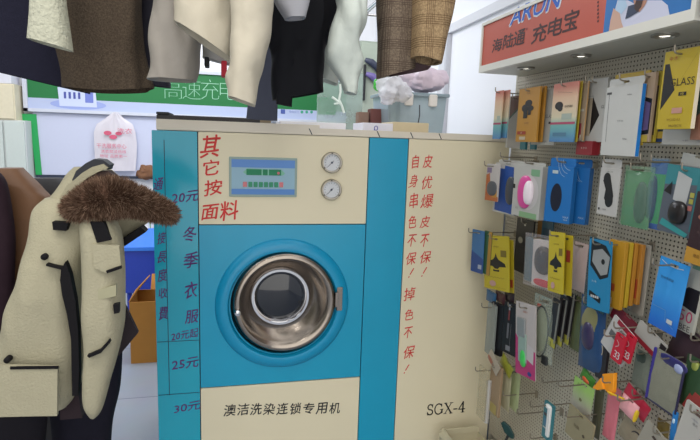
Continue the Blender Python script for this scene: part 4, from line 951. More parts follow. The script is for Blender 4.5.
# --- second row
pack('cable_card', 'small white card with orange foot and grey coiled cable, leftmost of second row', 'card', 486, 499, 164, 201, .185, .003, (222, 214, 208), art=[('p', [(0, 0), (1, 0), (1, .12), (.45, .2), (.25, .75), (0, .7)], (222, 120, 60)), ('r', .55, .1, .9, .3, (230, 160, 60)), ('r', .05, .76, .4, .9, (150, 130, 170))], extra=[('coiled_cable', 'ell', .5, .34, .38, .2, .006, (86, 88, 92))], hook='long wire hook at the left end of the second row', hooklen=.045, a=14)
pack('mouse_box', 'white box with deep blue panel and dark mouse, left of the pink headset box', 'box', 494, 516, 160, 214, .15, .03, (214, 212, 204), hd=.06, art=[('p', [(.1, .04), (.9, .02), (.86, .88), (.45, .9), (.45, .84), (.12, .84)], (28, 88, 190)), ('t', 'MOUSE', .6, .93, .03, (120, 120, 120))], extra=[('computer_mouse', 'ell', .78, .45, .2, .26, .01, (60, 64, 72))], hook='wire hook holding the blue and white mouse box', a=6)
pack('earphone_box', 'white box with round pink headset in a clear window', 'box', 513, 541, 162, 218, .15, .03, (216, 214, 206), hd=.06, art=[('r', .62, .76, .92, .88, (140, 200, 150)), ('r', .3, .0, .92, .1, (150, 200, 140)), ('e', .55, .46, .38, .32, (234, 226, 224)), ('r', .0, .5, .08, .58, K), ('t', '耳机', .2, .15, .04, (150, 150, 150))], extra=[('pink_headset', 'ell', .46, .46, .25, .3, .012, (214, 74, 150)), ('white_pad', 'ell', .62, .46, .14, .22, .018, (238, 226, 232))], hook='wire hook holding the pink headset box', a=6)
pack('earphone_pouch', 'clear green pack squeezed between pink headset box and blue boxes', 'pack', 537, 549, 166, 220, .11, .02, kind='pouch', mtl=mat((120, 150, 140), .15, alpha=.7, var=.15), art=[('r', .1, .03, .95, .2, (70, 170, 80)), ('r', .3, .3, .8, .7, (90, 110, 120))])
def bb(front=True): return [('e', .42, .39, .22, .22, (14, 22, 50)), ('r', .2, .76, .42, .81, (200, 220, 226)), ('t', 'MAX', .86, .1, .03, (200, 220, 240)), ('t', 'BLUE', .86, .06, .02, (200, 220, 240))] + [('l', [(.4 + q * .09 + .3 * (1 - math.cos(s * .22)), .98 - .26 * math.sin(s * .22) * (1 - .2 * q)) for s in range(8)], (190, 220, 240), .0012) for q in range(3)]
pack('speaker_box', 'bright blue box with black oval window, front one of the blue pair', 'box', 546, 572, 158, 223, .145, .026, (18, 122, 214), hd=.13, art=bb(), hook='wire hook holding the two bright blue boxes', a=24)
pack('speaker_box', 'bright blue box half hidden behind the front blue box', 'box', 566, 588, 159, 224, .085, .026, (18, 116, 206), hd=.13, art=[('e', .25, .4, .1, .16, (14, 22, 50)), ('t', 'MAX', .8, .1, .03, (200, 220, 240))] + [('l', [(.25 + q * .1 + .25 * (1 - math.cos(s * .22)), .86 - .2 * math.sin(s * .22)) for s in range(8)], (190, 220, 240), .0012) for q in range(3)], a=24)
pack('cable_box', 'white card with black wavy cable shape, left of green blister pack', 'card', 599, 619, 159, 216, .12, .004, (214, 212, 206), kind='box', hd=.16, art=[('e', .38, .66, .18, .1, K), ('p', [(.18, .62), (.54, .7), (.78, .36), (.72, .2), (.5, .18), (.32, .3), (.36, .46)], K), ('e', .58, .27, .2, .12, K), ('r', .08, .08, .16, .12, K), ('t', '数据线', .4, .1, .03, (120, 120, 120)), ('t', 'USB 2.0  快充', .5, .78, .025, (90, 110, 100))], hook='wire hook holding the white cable card', hooklen=.03)
grn = mat((140, 180, 150), .12, alpha=.3, var=.15, scale=20)
pack('keyboard_pack', 'clear green blister pack with dark ribbed gadget', 'blister pack', 618, 648, 166, 228, .12, .03, kind='pouch', mtl=grn, extra=[('dark_gadget', 'ell', .66, .42, .2, .34, .011, (40, 50, 64)), ('header_card', 'box', .5, .46, .46, .46, .0005, (74, 130, 88))], hook='wire hook through the clear green blister pack')
pack('mouse_pack', 'blue-topped clear pack showing black mouse on bright green card', 'blister pack', 643, 662, 158, 230, .11, .03, kind='pouch', mtl=mat((120, 150, 175), .12, alpha=.3, var=.15, scale=20), art=[], extra=[('green_card', 'box', .55, .42, .42, .36, .001, (70, 180, 70)), ('dark_case', 'ell', .28, .42, .24, .34, .012, (26, 34, 44)), ('header_card', 'box', .5, .88, .45, .1, .001, (70, 110, 170)), ('blue_label', 'box', .5, .04, .45, .04, .002, (40, 80, 170))], hook='wire hook through the blue-topped clear pack')
pack('mouse_pack', 'teal framed blister pack with black mouse and white card', 'blister pack', 660, 701, 166, 236, .13, .02, (96, 104, 118), kind='card', art=[('p', [(0, .7), (1, .78), (1, 1), (0, 1)], (50, 150, 160)), ('p', [(.8, .1), (1, .1), (1, .9), (.8, .9)], (40, 140, 150)), ('p', [(.28, .5), (.62, .46), (.66, .84), (.3, .92)], (206, 208, 206)), ('r', .68, .58, .78, .65, (206, 200, 80)), ('r', .68, .49, .78, .56, (196, 190, 70)), ('r', .68, .39, .78, .46, (210, 120, 110)), ('p', [(.05, .1), (.75, .0), (.8, .06), (.1, .2)], (50, 170, 170)), ('p', [(.02, .6), (.2, .76), (.22, .56)], K)], extra=mouse(.48, .33, .22, .17, (30, 26, 26)), hook='wire hook through the teal framed mouse pack', tilt=4)
pack('white_header_card', 'white hang card sticking up above the teal mouse pack', 'card', 678, 712, 155, 182, .09, .002, (206, 208, 202), kind='card', tilt=8)
pack('maroon_box', 'dark maroon box with orange foot at the right edge', 'box', 688, 712, 192, 266, .15, .02, (64, 34, 38), art=[('p', [(0, 0), (1, .0), (1, .2), (0, .22)], (224, 160, 40)), ('e', .45, .66, .2, .04, (180, 110, 90)), ('t', '充电器', .5, .45, .04, (120, 90, 86)), ('t', '赠品', .5, .12, .05, (140, 90, 20))], tilt=4, hook='wire hook behind the dark maroon box')
pack('yellow_tag_card', 'black and yellow striped card under the yellow GLASS box', 'card', 640, 664, 128, 143, .07, .004, (50, 50, 44), kind='box', art=[('r', 0, 0, 1, .3, (214, 186, 50))])

# --- third row
yl = [('p', [(.14, .5), (.38, .56), (.44, .6), (.48, .68), (.54, .6), (.6, .56), (.84, .5), (.88, .44), (.64, .43), (.56, .39), (.44, .39), (.36, .43), (.1, .44)], K), ('p', [(.38, .34), (.62, .34), (.62, .38), (.55, .37), (.45, .37), (.38, .38)], K), ('r', .68, .62, .9, .74, (140, 120, 24)), ('t', '入耳式耳机', .5, .8, .03, (120, 100, 20)), ('l', [(.15 + .06 * i, .22 + (.02 if i % 2 else 0)) for i in range(12)], (150, 120, 20), .0012), ('e', .36, .11, .13, .055, (226, 170, 160)), ('l', [(.1, .05), (.9, .05)], (150, 120, 20), .0006)]
pack('earphone_card', 'shiny blue card left of the yellow cards, third row', 'card', 472, 484, 230, 273, .19, .003, gradmat and (60, 130, 200), kind='card', art=[('p', [(0, 0), (1, 0), (1, .35), (0, .5)], (40, 84, 170)), ('r', .6, .1, .9, .2, (190, 200, 220))], hook='long wire hook at the left end of the third row', hooklen=.05, tilt=-2, a=12)
pack('earphone_card', 'green and orange edged card between blue card and front yellow card', 'card', 483, 491, 231, 275, .17, .004, (70, 120, 80), kind='card', art=[('r', .6, 0, 1, 1, (210, 150, 50))], a=10)
pack('earphone_card', 'bright yellow earphone card with black star shape, left end of the board', 'card', 486, 512, 236, 291, .155, .003, (232, 206, 24), kind='card', art=yl, hook='wire hook holding the left yellow earphone card', hooklen=.03, a=8, tilt=-8)
pack('earphone_card', 'yellow card edge right behind the left yellow earphone card', 'card', 503, 516, 240, 293, .13, .003, (222, 196, 30), kind='card', art=[('r', .72, .1, .95, .25, (190, 60, 30))], a=8, tilt=-8)
pack('black_gadget_card', 'black hanging card with small white dot behind left yellow card', 'card', 515, 532, 219, 274, .09, .008, (44, 42, 42), kind='card', art=[('e', .5, .9, .06, .02, (200, 196, 180)), ('e', .3, .6, .14, .06, (170, 165, 140)), ('r', .1, .2, .6, .45, (60, 58, 54))], hook='wire hook through the black gadget card')
pack('gadget_card', 'brown and blue card partly hidden above the clear mouse box', 'card', 537, 552, 218, 250, .06, .006, (60, 110, 130), kind='card', art=[('r', 0, 0, .3, 1, (206, 140, 60)), ('r', .4, .3, .9, .7, (50, 84, 104))])
pack('mouse_box', 'clear box with black mouse and red label between yellow cards', 'box', 521, 553, 235, 290, .14, .04, kind='pouch', mtl=clear((200, 190, 190), .2), extra=[('inner_card', 'box', .62, .48, .36, .44, .001, (206, 196, 192)), ('red_label', 'ell', .62, .12, .3, .07, .003, (204, 60, 66)), ('side_card', 'box', .14, .5, .13, .42, .001, (96, 112, 116))] + mouse(.62, .54, .27, .26, (40, 44, 48)), hook='wire hook holding the clear mouse box', a=8, tilt=-3)
pack('earphone_card', 'yellow earphone card with black star shape right of the clear mouse box', 'card', 550, 566, 232, 294, .16, .003, (232, 206, 24), kind='card', art=yl, hook='wire hook holding the right yellow earphone card', hooklen=.03, tilt=-6)
pack('earphone_card', 'second yellow card just behind the right yellow earphone card', 'card', 562, 574, 235, 296, .14, .003, (224, 196, 28), kind='card', art=[('r', .5, .55, .85, .75, (190, 60, 40))], tilt=-6)
pack('headset_pack', 'pale pink clear pack with red ring behind right yellow card', 'pack', 568, 586, 242, 292, .09, .02, kind='pouch', mtl=mat((196, 176, 172), .3, alpha=.85, var=.1), extra=[('red_ring', 'ring', .3, .6, .2, .22, .0022, (200, 40, 60))], hook='wire hook through the pale pink pack')
pack('olive_pouch', 'olive green clear pouch hanging low behind the yellow cards', 'pouch', 570, 582, 296, 352, .08, .012, kind='pouch', mtl=mat((96, 104, 70), .3, alpha=.85, var=.2), hook='wire hook through the olive green pouch')
pack('teal_pouch', 'dark teal clear pouch behind the silver gadget card', 'pouch', 584, 606, 238, 312, .13, .015, kind='pouch', mtl=mat((52, 78, 92), .2, alpha=.85, var=.2), hook='wire hook through the dark teal pouch', extra=[('white_ring', 'ell', .3, .66, .15, .1, .008, (190, 196, 196))])
pack('card_reader_card', 'light blue card showing silver and black hexagonal gadget', 'card', 590, 613, 240, 312, .155, .003, (30, 148, 208), kind='card', art=[('p', [(.1, .99), (.75, .93), (.98, .8), (.9, .5), (.55, .44), (.08, .62)], K), ('p', [(.2, .84), (.6, .88), (.95, .78), (.86, .54), (.58, .5), (.16, .68)], (168, 170, 168)), ('e', .66, .7, .08, .04, K), ('p', [(.08, .18), (.6, .1), (.62, .18), (.1, .26)], K), ('t', '\u25a0\u25a0\u25a0\u25a0', .35, .18, .035, (220, 220, 220)), ('t', '读卡器', .3, .4, .03, (210, 230, 240))], extra=[], hook='wire hook holding the light blue card with silver gadget', hooklen=.03, tilt=-5)
for i, (xl, xr, c, lb) in enumerate(((607, 623, (228, 164, 30), 'orange yellow slim pack, front one of the orange stack'), (617, 628, (232, 190, 30), 'bright yellow slim pack, second of the orange stack'), (624, 633, (226, 150, 34), 'deep orange slim pack, third of the orange stack'), (629, 640, (222, 146, 46), 'orange slim pack with red corner, rearmost of the orange stack'))):
    pack('slim_orange_pack', lb, 'pack', xl, xr, 240 + i, 309 - i * 1.5, .13 - i * .018, .012, c, kind='box', art=([('r', .1, .25, .6, .36, (206, 80, 30)), ('r', .1, .05, .5, .15, (236, 200, 150))] if i == 0 else [('r', .55, .1, .9, .42, (214, 80, 40))] if i == 3 else []), hook='wire hook holding the stack of orange packs' if i == 0 else None, hooklen=.03, tilt=-1, group='orange slim packs on one hook')
pack('white_film_card', 'white folded card right behind the orange packs', 'card', 634, 647, 243, 316, .05, .003, (206, 198, 184), kind='card', art=[('l', [(.3, .3), (.8, .7)], (170, 160, 140), .0006)])
bp_ = gradmat([(0, (34, 96, 190)), (.5, (60, 146, 214)), (1, (50, 140, 210))], 2, 0, .22, .25)
pack('blue_phone_pouch', 'shiny blue waterproof pouch on white ring, right of orange packs', 'pouch', 650, 680, 258, 332, .14, .008, kind='pouch', mtl=bp_, art=[('l', [(.1, .96), (.3, .92), (.6, .91), (.85, .93)], (220, 226, 226), .002), ('t', '防水手机袋', .4, .73, .04, (40, 80, 130)), ('r', .65, .14, .84, .2, (220, 228, 230)), ('l', [(.1, .3), (.55, .3), (.6, .16), (.9, .1)], (120, 180, 226), .001)], hook='wire hook holding the shiny blue pouch', tilt=5, hooklen=.07)
pack('wrist_band_box', 'white card with black band and pink number at the right edge', 'box', 680, 697, 258, 334, .11, .01, (200, 200, 188), art=[('p', [(0, .35), (1, .3), (1, .62), (.3, .62), (0, .55)], (34, 28, 34)), ('t', '50', .45, .22, .16, (214, 60, 110), 0, .8), ('t', 'BEE', .5, .06, .08, (80, 76, 76), 0, .8), ('r', .3, .88, .8, .96, (120, 170, 140))], hook='wire hook through the white card with pink number', tilt=4)
pack('clear_slim_pack', 'clear slim pack hanging at the right edge beside pink number card', 'pack', 695, 712, 262, 350, .08, .01, kind='pouch', mtl=clear((190, 186, 170), .45), hook='short wire hook at the right edge of the third row')

# --- fourth row
pack('clear_case', 'clear grey case left of the black boxes', 'case', 486, 494, 303, 356, .165, .01, kind='box', mtl=mat((150, 156, 150), .2, alpha=.75), hook='long wire hook at the left end of the fourth row', hooklen=.05)
for i, (xl, xr, lb) in enumerate(((489.5, 502, 'slim black box with white lettering, left one of the pair'), (502.5, 518, 'slim black box with white lettering, right one of the pair'))):
    pack('slim_black_box', lb, 'box', xl, xr, 303, 355, .15 - .02 * i, .016, (26, 24, 30), a=16, art=[('r', .3, .3, .42, .6, (120, 120, 126)), ('r', .32, .66, .42, .94, (150, 60, 60)), ('r', .32, .86, .42, .97, (190, 190, 196)), ('l', [(.55, .08), (.55, .6)], (150, 150, 156), .0012), ('r', .3, .06, .6, .16, (140, 140, 146))], hook='wire hook above the %s slim black box' % ('left' if i == 0 else 'right'))
for i, (px, c, lb) in enumerate(((490, (40, 110, 170), 'small blue plug top above the left black box'), (499, (96, 40, 50), 'small dark red plug top above the black boxes'), (508, (60, 40, 50), 'small plum plug top above the right black box'))):
    pack('plug_pack', lb, 'plug', px - 5, px + 5, 291 + i % 2, 303, .14 - .012 * i, .014, c, kind='pouch')
pack('toothbrush_card', 'long white and pink card with grey and green gadget', 'card', 518, 539, 304, 379, .16, .004, (218, 206, 202), kind='card', a=5, tilt=-7, art=[('p', [(0, 0), (1, 0), (1, .38), (.3, .42), (.0, .55)], (222, 50, 130)), ('p', [(.55, .25), (.9, .2), (.92, .42), (.6, .46)], (226, 216, 216)), ('e', .72, .06, .1, .03, (60, 70, 160)), ('t', '温度计', .5, .88, .03, (200, 100, 60))], extra=[('grey_gadget', 'box', .33, .66, .2, .13, .008, (132, 136, 136)), ('clear_window', 'box', .38, .38, .2, .2, .006, (140, 160, 150)), ('green_tip', 'ell', .42, .24, .15, .12, .01, (70, 190, 90))], hook='wire hook holding the long white and pink card', hooklen=.03)
pack('cable_pack', 'clear pack with big black oval cable loop', 'pack', 530, 553, 296, 362, .13, .02, kind='pouch', mtl=clear((178, 190, 176), .3), extra=[('cable_loop', 'ring', .42, .44, .34, .4, .0035, (44, 46, 46)), ('inner_card', 'ell', .42, .46, .27, .34, .003, (150, 156, 128)), ('plug', 'box', .72, .04, .12, .07, .01, (40, 42, 44)), ('red_mark', 'box', .25, .83, .08, .03, .006, (170, 60, 50))], hook='wire hook holding the black cable loop pack', a=6)
for i, (xl, xr, lb) in enumerate(((549, 557, 'black slim card with yellow foot, left of three'), (556, 564, 'black slim card with yellow foot, middle of three'), (562, 571, 'black slim card with yellow foot, right of three'))):
    pack('pen_card', lb, 'card', xl, xr, 297 - i * 3, 348 - i * 2, .12 - .015 * i, .004, (48, 44, 48), kind='card', tilt=4, art=[('r', 0, 0, 1, .17, (206, 200, 70)), ('r', .75, .1, .95, .95, (150, 150, 140)), ('r', .1, .0, .5, .1, (160, 160, 60))], hook='wire hook holding the three black cards with yellow feet' if i == 0 else None)
pack('earphone_pouch', 'dark blue pouch with olive window and purple round gadget', 'pouch', 578, 604, 298, 374, .13, .025, kind='pouch', mtl=mat((32, 66, 108), .35, var=.2), extra=[('olive_window', 'ell', .48, .58, .42, .3, .012, (128, 124, 84)), ('purple_gadget', 'ell', .46, .48, .26, .2, .022, (52, 44, 76)), ('label_strip', 'box', .52, .93, .3, .03, .008, (206, 160, 40)), ('cable_loop', 'ring', .85, .36, .12, .1, .002, (150, 144, 130))], hook='wire hook holding the dark blue pouch', hooklen=.03, tilt=-4)
pack('black_tag', 'dark plum fabric tip hanging beside the dark blue pouch', 'tag', 596, 606, 345, 380, .12, .01, (40, 32, 40), kind='box')
pack('keychain_card', 'white card with red top tilted to the right, two red tags in front', 'card', 600, 626, 317, 356, .16, .003, (214, 210, 206), kind='card', tilt=24, art=[('p', [(.2, .86), (1, .86), (1, 1), (.2, 1)], (184, 30, 54)), ('r', .12, .42, .4, .6, (110, 110, 110)), ('t', 'LINK', .5, .78, .08, (60, 56, 56)), ('l', [(.5, .3), (.9, .3)], (170, 170, 170), .001), ('l', [(.5, .2), (.9, .2)], (170, 170, 170), .001)], hook='wire hook holding the tilted white and red card', hooklen=.04)
def redtag(lb, xl, xr, off):
    t = pack('red_tag', lb, 'tag', xl, xr, 332, 362, off, .006, kind='card', mtl=mat((184, 24, 48), .5), tilt=10, art=[('l', [(.25 + .25 * math.sin(q / 2.2), .5 + .035 * q) for q in range(8)], (232, 226, 226), .0022), ('t', '3', .4, .25, .26, (232, 226, 226), 0, .36), ('t', '3', .7, .25, .26, (232, 226, 226), 0, .3)])
redtag('left red tag with white squiggles hanging before the white card', 611, 621.5, .175)
redtag('right red tag with white squiggles hanging before the white card', 621.5, 631, .165)
pack('red_band_card', 'dark red card top behind the tilted white card', 'card', 608, 640, 313, 330, .10, .003, (160, 28, 50), kind='card', tilt=20)
pack('white_red_card', 'long white card with red lower band sloping down to the right', 'card', 631, 663, 328, 350, .12, .003, (206, 202, 194), kind='card', tilt=21, art=[('p', [(0, 0), (1, 0), (1, .24), (0, .24)], (184, 30, 50)), ('r', .8, .72, 1, .9, (90, 96, 90)), ('r', .82, .1, 1, .9, (40, 28, 34))], hook='wire hook through the sloping white and red card')
pack('dark_glove_pack', 'dark plum soft pack spreading across right of the white and red card', 'pack', 656, 706, 328, 384, .10, .03, kind='pouch', mtl=mat((50, 28, 38), .6, var=.2), tilt=18, hook='wire hook over the dark plum soft pack')
pack('phone_pouch', 'grey pouch with navy trim and round pale badge', 'pouch', 646, 679, 352, 411, .15, .012, kind='pouch', mtl=mat((128, 128, 112), .7, var=.1, bump=.3), tilt=4, art=[], extra=[('navy_flap', 'ell', .62, .9, .44, .1, .004, (44, 40, 96)), ('round_badge', 'ell', .82, .86, .14, .08, .007, (150, 160, 196)), ('navy_trim', 'box', .03, .5, .045, .5, .004, (52, 40, 130)), ('navy_trim', 'box', .97, .45, .03, .42, .004, (40, 36, 70)), ('navy_trim', 'box', .5, .03, .48, .02, .004, (50, 46, 70))], hook='wire hook holding the grey pouch with navy trim', hooklen=.03)
pack('phone_pouch', 'smaller grey green pouch left of the navy-trimmed one', 'pouch', 631, 647, 350, 389, .10, .012, kind='pouch', mtl=mat((118, 126, 114), .7, var=.12, bump=.3), extra=[('dark_patch', 'ell', .4, .8, .35, .16, .006, (60, 74, 66))], tilt=3, hook='wire hook through the smaller grey green pouch')
pack('green_pouch', 'dark green pouch with olive clasp at right edge', 'pouch', 679, 702, 356, 412, .13, .015, kind='pouch', mtl=mat((40, 70, 40), .6, var=.3, scale=10), extra=[('olive_clasp', 'ell', .45, .84, .16, .09, .008, (140, 150, 70))], tilt=3, hook='wire hook through the dark green pouch')

# --- fifth row
pack('clear_case', 'clear flat case against the beige panel, lower left of board', 'case', 477.5, 486, 366, 420, .19, .006, kind='box', mtl=mat((190, 180, 150), .15, alpha=.4), hook='long wire hook carrying the lower left clear case', hooklen=.04)
pack('white_strip_box', 'narrow white strip box beside the clear flat case', 'box', 485, 488.5, 380, 424, .18, .012, (232, 230, 222), a=25)
pack('tan_case', 'tan translucent case with orange dots and yellow foot', 'case', 489, 500, 363, 415, .165, .01, kind='box', mtl=mat((166, 140, 110), .25, alpha=.8), art=[('r', .1, .0, .8, .2, (206, 180, 90)), ('e', .4, .93, .2, .03, (226, 110, 60))], hook='wire hook through the tan translucent case')
pack('beige_film_pack', 'pale beige clear film pack, left of the pale green one', 'pack', 500, 510, 370, 410, .13, .006, kind='pouch', mtl=mat((196, 190, 156), .25, alpha=.8), hook='wire hook through the pale beige film pack')
pack('green_film_pack', 'pale green clear film pack left of the empty pegboard area', 'pack', 508, 519, 368, 411, .10, .006, kind='pouch', mtl=mat((186, 198, 150), .25, alpha=.8), hook='wire hook through the pale green film pack')
pack('yellow_cable_pack', 'small yellow and green cable bundle above the pale film packs', 'pack', 498, 510, 357, 371, .14, .01, kind='pouch', mtl=mat((150, 150, 50), .4, var=.4, scale=90), tilt=25)
pack('beige_tag', 'small beige tag with orange spot above the tan case', 'tag', 486, 498, 354, 367, .17, .003, (206, 190, 168), kind='card', tilt=30, art=[('e', .3, .3, .3, .2, (200, 110, 80))])
# stylus: white and teal hanging tube
t = pack('nozzle_bottle', 'small white and teal tube hanging alone on bare pegboard', 'bottle', 542.5, 551.5, 402, 441, .13, .012, (60, 150, 165), kind='box', art=[('r', .1, .62, .4, .7, (80, 70, 80)), ('r', .15, .35, .4, .55, (90, 150, 190)), ('r', .1, .28, .8, .32, (225, 228, 228))], extra=[('white_stem', 'box', .76, .55, .18, .42, .008, (228, 228, 226)), ('white_cap', 'ell', .6, .93, .3, .06, .01, (232, 232, 230))], hook='wire hook holding the white and teal tube', hooklen=.08)
pack('gel_pad_card', 'green to lilac gradient card pouch right of the white and teal tube', 'pouch', 570, 591, 380, 424, .13, .006, kind='pouch', mtl=gradmat([(0, (150, 130, 140)), (.5, (170, 168, 150)), (1, (150, 190, 100))], 2, 0, .13), art=[('e', .45, .55, .08, .04, (130, 130, 80)), ('t', '芦荟', .3, .88, .05, (90, 110, 50))], hook='wire hook holding the green and lilac card pouch', tilt=3, hooklen=.1)
pack('gel_pad_card', 'yellow beige pack with brown specks at the lower edge of the board', 'pack', 565, 592, 412, 445, .16, .006, (176, 164, 124), kind='card', tilt=5, art=[('t', '贴膜', .4, .5, .12, (110, 90, 60)), ('e', .7, .4, .05, .05, (90, 70, 50))], hook='wire hook through the yellow beige pack at the lower edge', hooklen=.06)
pack('green_sprig', 'small green leafy toy with orange tip on hook', 'toy', 578, 592, 370, 384, .11, .01, kind='pouch', mtl=mat((70, 130, 50), .5, var=.4, scale=60), extra=[('orange_tip', 'ell', .5, .3, .3, .2, .008, (220, 100, 60))], tilt=20)
pack('grey_strap_pack', 'dark olive strap pack between green card and pink packs', 'pack', 592, 601, 384, 440, .10, .01, kind='pouch', mtl=mat((84, 84, 66), .5, var=.2))
# orange ribbon toy
c0 = onX(610, 386, XP - .17); rb = thing('orange_ribbon_toy', 'folded orange ribbon with yellow tail above the pink packs', 'ribbon', c0, (0, 0, -PI / 2))
def lp(px, py): q = onX(px, py, XP - .17) - c0; return (-q.y, q.z)
mo = mat((236, 150, 20), .5, var=.08)
MB().prism([lp(*p) for p in ((602, 374), (614, 373), (613, 392), (610, 396), (604, 389))], 0, .012, chamf=.002).build('ribbon_fold', mo, rb)
MB().prism([lp(*p) for p in ((594, 388), (602, 378), (605, 389), (599, 390))], -.006, .003, chamf=.001).build('ribbon_loop', mo, rb)
MB().tube([(lp(608, 392)[0], 0, lp(608, 392)[1]), (lp(616, 395)[0], -.004, lp(616, 395)[1]), (lp(624, 399)[0], 0, lp(624, 399)[1])], .0028).build('yellow_tail', mat((230, 190, 30), .5), rb, smooth=True)
hook_at(c0.y, c0.z + .012, c0.x - .03, 'wire hook carrying the folded orange ribbon')
pack('pink_pack', 'long pink pouch hanging below the orange ribbon', 'pouch', 603, 616, 384, 442, .12, .012, kind='pouch', mtl=mat((216, 120, 132), .35, alpha=.92, var=.12), tilt=2, hook='wire hook through the long pink pouch')
pack('pink_tube_pack', 'rolled pale pink pack with yellow rim in front of pink pouch', 'pack', 616, 634, 397, 416, .16, .02, kind='pouch', mtl=mat((224, 160, 165), .3, var=.1), tilt=12, extra=[('yellow_rim', 'ell', .96, .4, .06, .4, .008, (226, 190, 40))], hook='wire hook through the rolled pale pink pack', hooklen=.04)
pack('red_pack', 'crumpled dark pink pack tilted behind the rolled pale pink pack', 'pack', 618, 645, 390, 410, .11, .015, kind='pouch', mtl=mat((188, 50, 74), .35, var=.2), tilt=22, hook='wire hook through the crumpled dark pink pack')
pack('clear_hardware_pack', 'clear pack with dark ring shapes at bottom edge', 'pack', 615, 640, 418, 446, .13, .012, kind='pouch', mtl=mat((150, 138, 116), .3, alpha=.8, var=.2), tilt=18, extra=[('dark_ring', 'ring', .7, .6, .2, .2, .0025, (50, 42, 44))])
pack('white_hang_card', 'pale grey hang card with dark slot, lower right', 'card', 636, 664, 424, 455, .17, .003, (180, 174, 156), kind='card', tilt=20, art=[('p', [(.35, .62), (.75, .56), (.78, .64), (.4, .72)], (80, 60, 50))], hook='wire hook holding the pale grey hang card', hooklen=.02)
pack('white_charger_card', 'big white card with red top and grey tree mark, lower right corner', 'card', 674, 704, 402, 458, .17, .004, (212, 208, 198), kind='card', tilt=10, art=[('t', '快充', .5, .66, .05, (70, 70, 80)), ('t', 'USB充电头', .45, .74, .03, (130, 130, 160)), ('p', [(.75, .45), (.98, .45), (.86, .62)], (80, 80, 110)), ('r', .84, .4, .9, .46, (80, 80, 110)), ('r', .32, .85, .6, .9, (120, 90, 80))], hook='wire hook holding the big white card in the lower right corner', hooklen=.03)
pack('red_header_card', 'red card edge rising behind the big white lower right card', 'card', 680, 712, 396, 420, .13, .003, (190, 60, 54), kind='card', tilt=24)
pack('blue_side_pack', 'small bright blue pack left of the big white lower right card', 'pack', 669.5, 675.5, 410, 446, .15, .008, kind='pouch', mtl=mat((34, 120, 190), .3, var=.15), extra=[('white_mark', 'ell', .5, .7, .25, .08, .005, (190, 215, 230))])
pack('yellow_ring_pack', 'small yellow brown ring pack between hang card and blue pack', 'pack', 655, 668, 420, 436, .08, .01, kind='pouch', mtl=mat((130, 110, 50), .3, alpha=.8, var=.3), hook='wire hook through the yellow brown ring pack')
# empty hooks
for (px, py, tx, lb) in ((537, 393, 503, 'empty wire hook beside the pale green film pack'), (700, 163, 592, 'long empty wire hook across the white cable card'), (586, 379, 542, 'empty wire hook right of the pink and white card'),
                         (562, 410, 511, 'empty wire hook running toward the teal tube'), (660, 333, 603, 'long empty wire hook across the red tags'), (536, 158, 500, 'empty curved hook above the blue panel mouse box'),
                         (690, 298, 676, 'short empty hook beside the pink number card'), (556, 436, 530, 'empty wire hook at the bottom edge of the board'), (613, 84, 585, 'empty pale wire hook under the canopy')):
    q = onX(px, py, XP); r_ = ray(tx, py); xt = (q.y / r_.y) * r_.x
    hook_at(q.y, q.z, max(xt, 1.12), lb)
# things at the foot of the board
def spx(px, py, Y): return onY(px, py, Y)
Yb = 2.02; a = spx(458, 436, Yb); b = spx(500, 432, Yb)
wbx = thing('open_white_box', 'open pale cardboard box under the left end of the board', 'box', ((a.x + b.x) / 2, Yb, .1)); w2 = (b.x - a.x) / 2; hz = spx(475, 431, Yb + .2).z - .1
cm = mat((196, 188, 160), .7); mb = MB(); mb.box(-w2, w2, 0, .004, 0, hz); mb.box(-w2, -w2 + .004, .004, .2, 0, hz); mb.box(w2 - .004, w2, .004, .2, 0, hz); mb.box(-w2 + .004, w2 - .004, .196, .2, 0, hz); mb.box(-w2 + .004, w2 - .004, .004, .196, hz - .05, hz - .045); mb.build('box_body', cm, wbx)
mb = MB(); mb.add([(-w2, 0, hz), (-w2, .2, hz), (-w2 + .02, .2, hz + .035), (-w2 + .012, .0, hz + .045)], [(0, 1, 2, 3)]); o = mb.build('flap', cm, wbx, fix=False); md = o.modifiers.new('s', 'SOLIDIFY'); md.thickness = .003
mb = MB(); mb.box(-w2 + .004, w2 - .004, .19, .196, hz, hz + .03); mb.build('flap', cm, wbx)
tag(MB().prism(circ(0, 0, .014, .006, 14), 0, .012).build('dark_clip', dark, loc=((a.x + b.x) / 2 - .01, Yb + .1, hz + .062)), 'small dark clip lying inside the open white box', 'clip')
q = onX(507, 424, XP - .14); sp2 = thing('table_tennis_paddle', 'small dark green paddle on a black stick in front of the pegboard', 'paddle', (q.x, q.y, q.z - .155), (0, 0, -PI / 2 + .5))
MB().prism([(-.032, .145), (-.02, .158), (.01, .148), (.036, .118), (.034, .1), (.022, .097), (-.01, .11)], 0, .008, chamf=.002).build('paddle_head', mat((24, 62, 60), .4, var=.3), sp2)
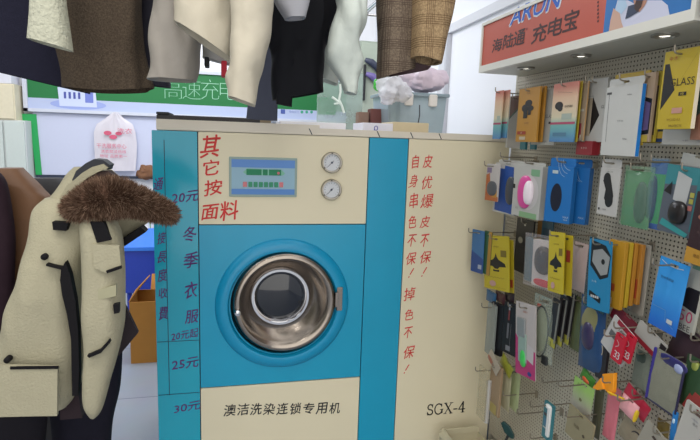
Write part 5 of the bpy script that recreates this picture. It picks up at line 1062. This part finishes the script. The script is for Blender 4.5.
MB().tube([(.008, .004, .105), (-.006, .004, .06), (-.016, .004, 0)], .006).build('handle', dark, sp2, smooth=True)


# ------------------------------------------------------------------ light
w = bpy.data.worlds.new('world'); bpy.context.scene.world = w; w.use_nodes = True; nt = w.node_tree
bg = nt.nodes['Background']; tc = nt.nodes.new('ShaderNodeTexCoord'); sp = nt.nodes.new('ShaderNodeSeparateXYZ'); cr = nt.nodes.new('ShaderNodeValToRGB')
nt.links.new(tc.outputs['Generated'], sp.inputs[0]); mr = nt.nodes.new('ShaderNodeMapRange'); mr.inputs['From Min'].default_value = -1; mr.inputs['From Max'].default_value = 1
dp_ = nt.nodes.new('ShaderNodeVectorMath'); dp_.operation = 'DOT_PRODUCT'; dp_.inputs[1].default_value = (-.25, .92, -.3); nt.links.new(tc.outputs['Generated'], dp_.inputs[0]); nt.links.new(dp_.outputs['Value'], mr.inputs['Value']); nt.links.new(mr.outputs[0], cr.inputs['Fac'])
e = cr.color_ramp.elements; e[0].position = .0; e[0].color = (1.0, .98, .94, 1); e[1].position = .58; e[1].color = (.20, .22, .25, 1)
nt.links.new(cr.outputs['Color'], bg.inputs['Color']); bg.inputs['Strength'].default_value = 2.0
def area(name, loc, rot, sx, sy, power, col=(1, 1, 1)):
    l = bpy.data.lights.new(name, 'AREA'); l.shape = 'RECTANGLE'; l.size = sx; l.size_y = sy; l.energy = power; l.color = col
    o = bpy.data.objects.new(name, l); C.objects.link(o); o.location = loc; o.rotation_euler = rot; return o
area('ceiling_tube_light', (-.2, 3.9, 3.1), (0, 0, 0), 1.8, .5, 42, (.93, .96, 1))
area('ceiling_tube_light', (-.4, .6, 3.1), (0, 0, 0), 1.6, .3, 22, (1, .97, .92))
area('ceiling_tube_light', (-1.6, 2.6, 3.1), (0, 0, 0), .4, 1.6, 8, (.95, .97, 1))
vs_ = bpy.context.scene.view_settings; vs_.view_transform = 'Standard'; vs_.look = 'None'; vs_.exposure = 0; vs_.gamma = 1; vs_.use_curve_mapping = False
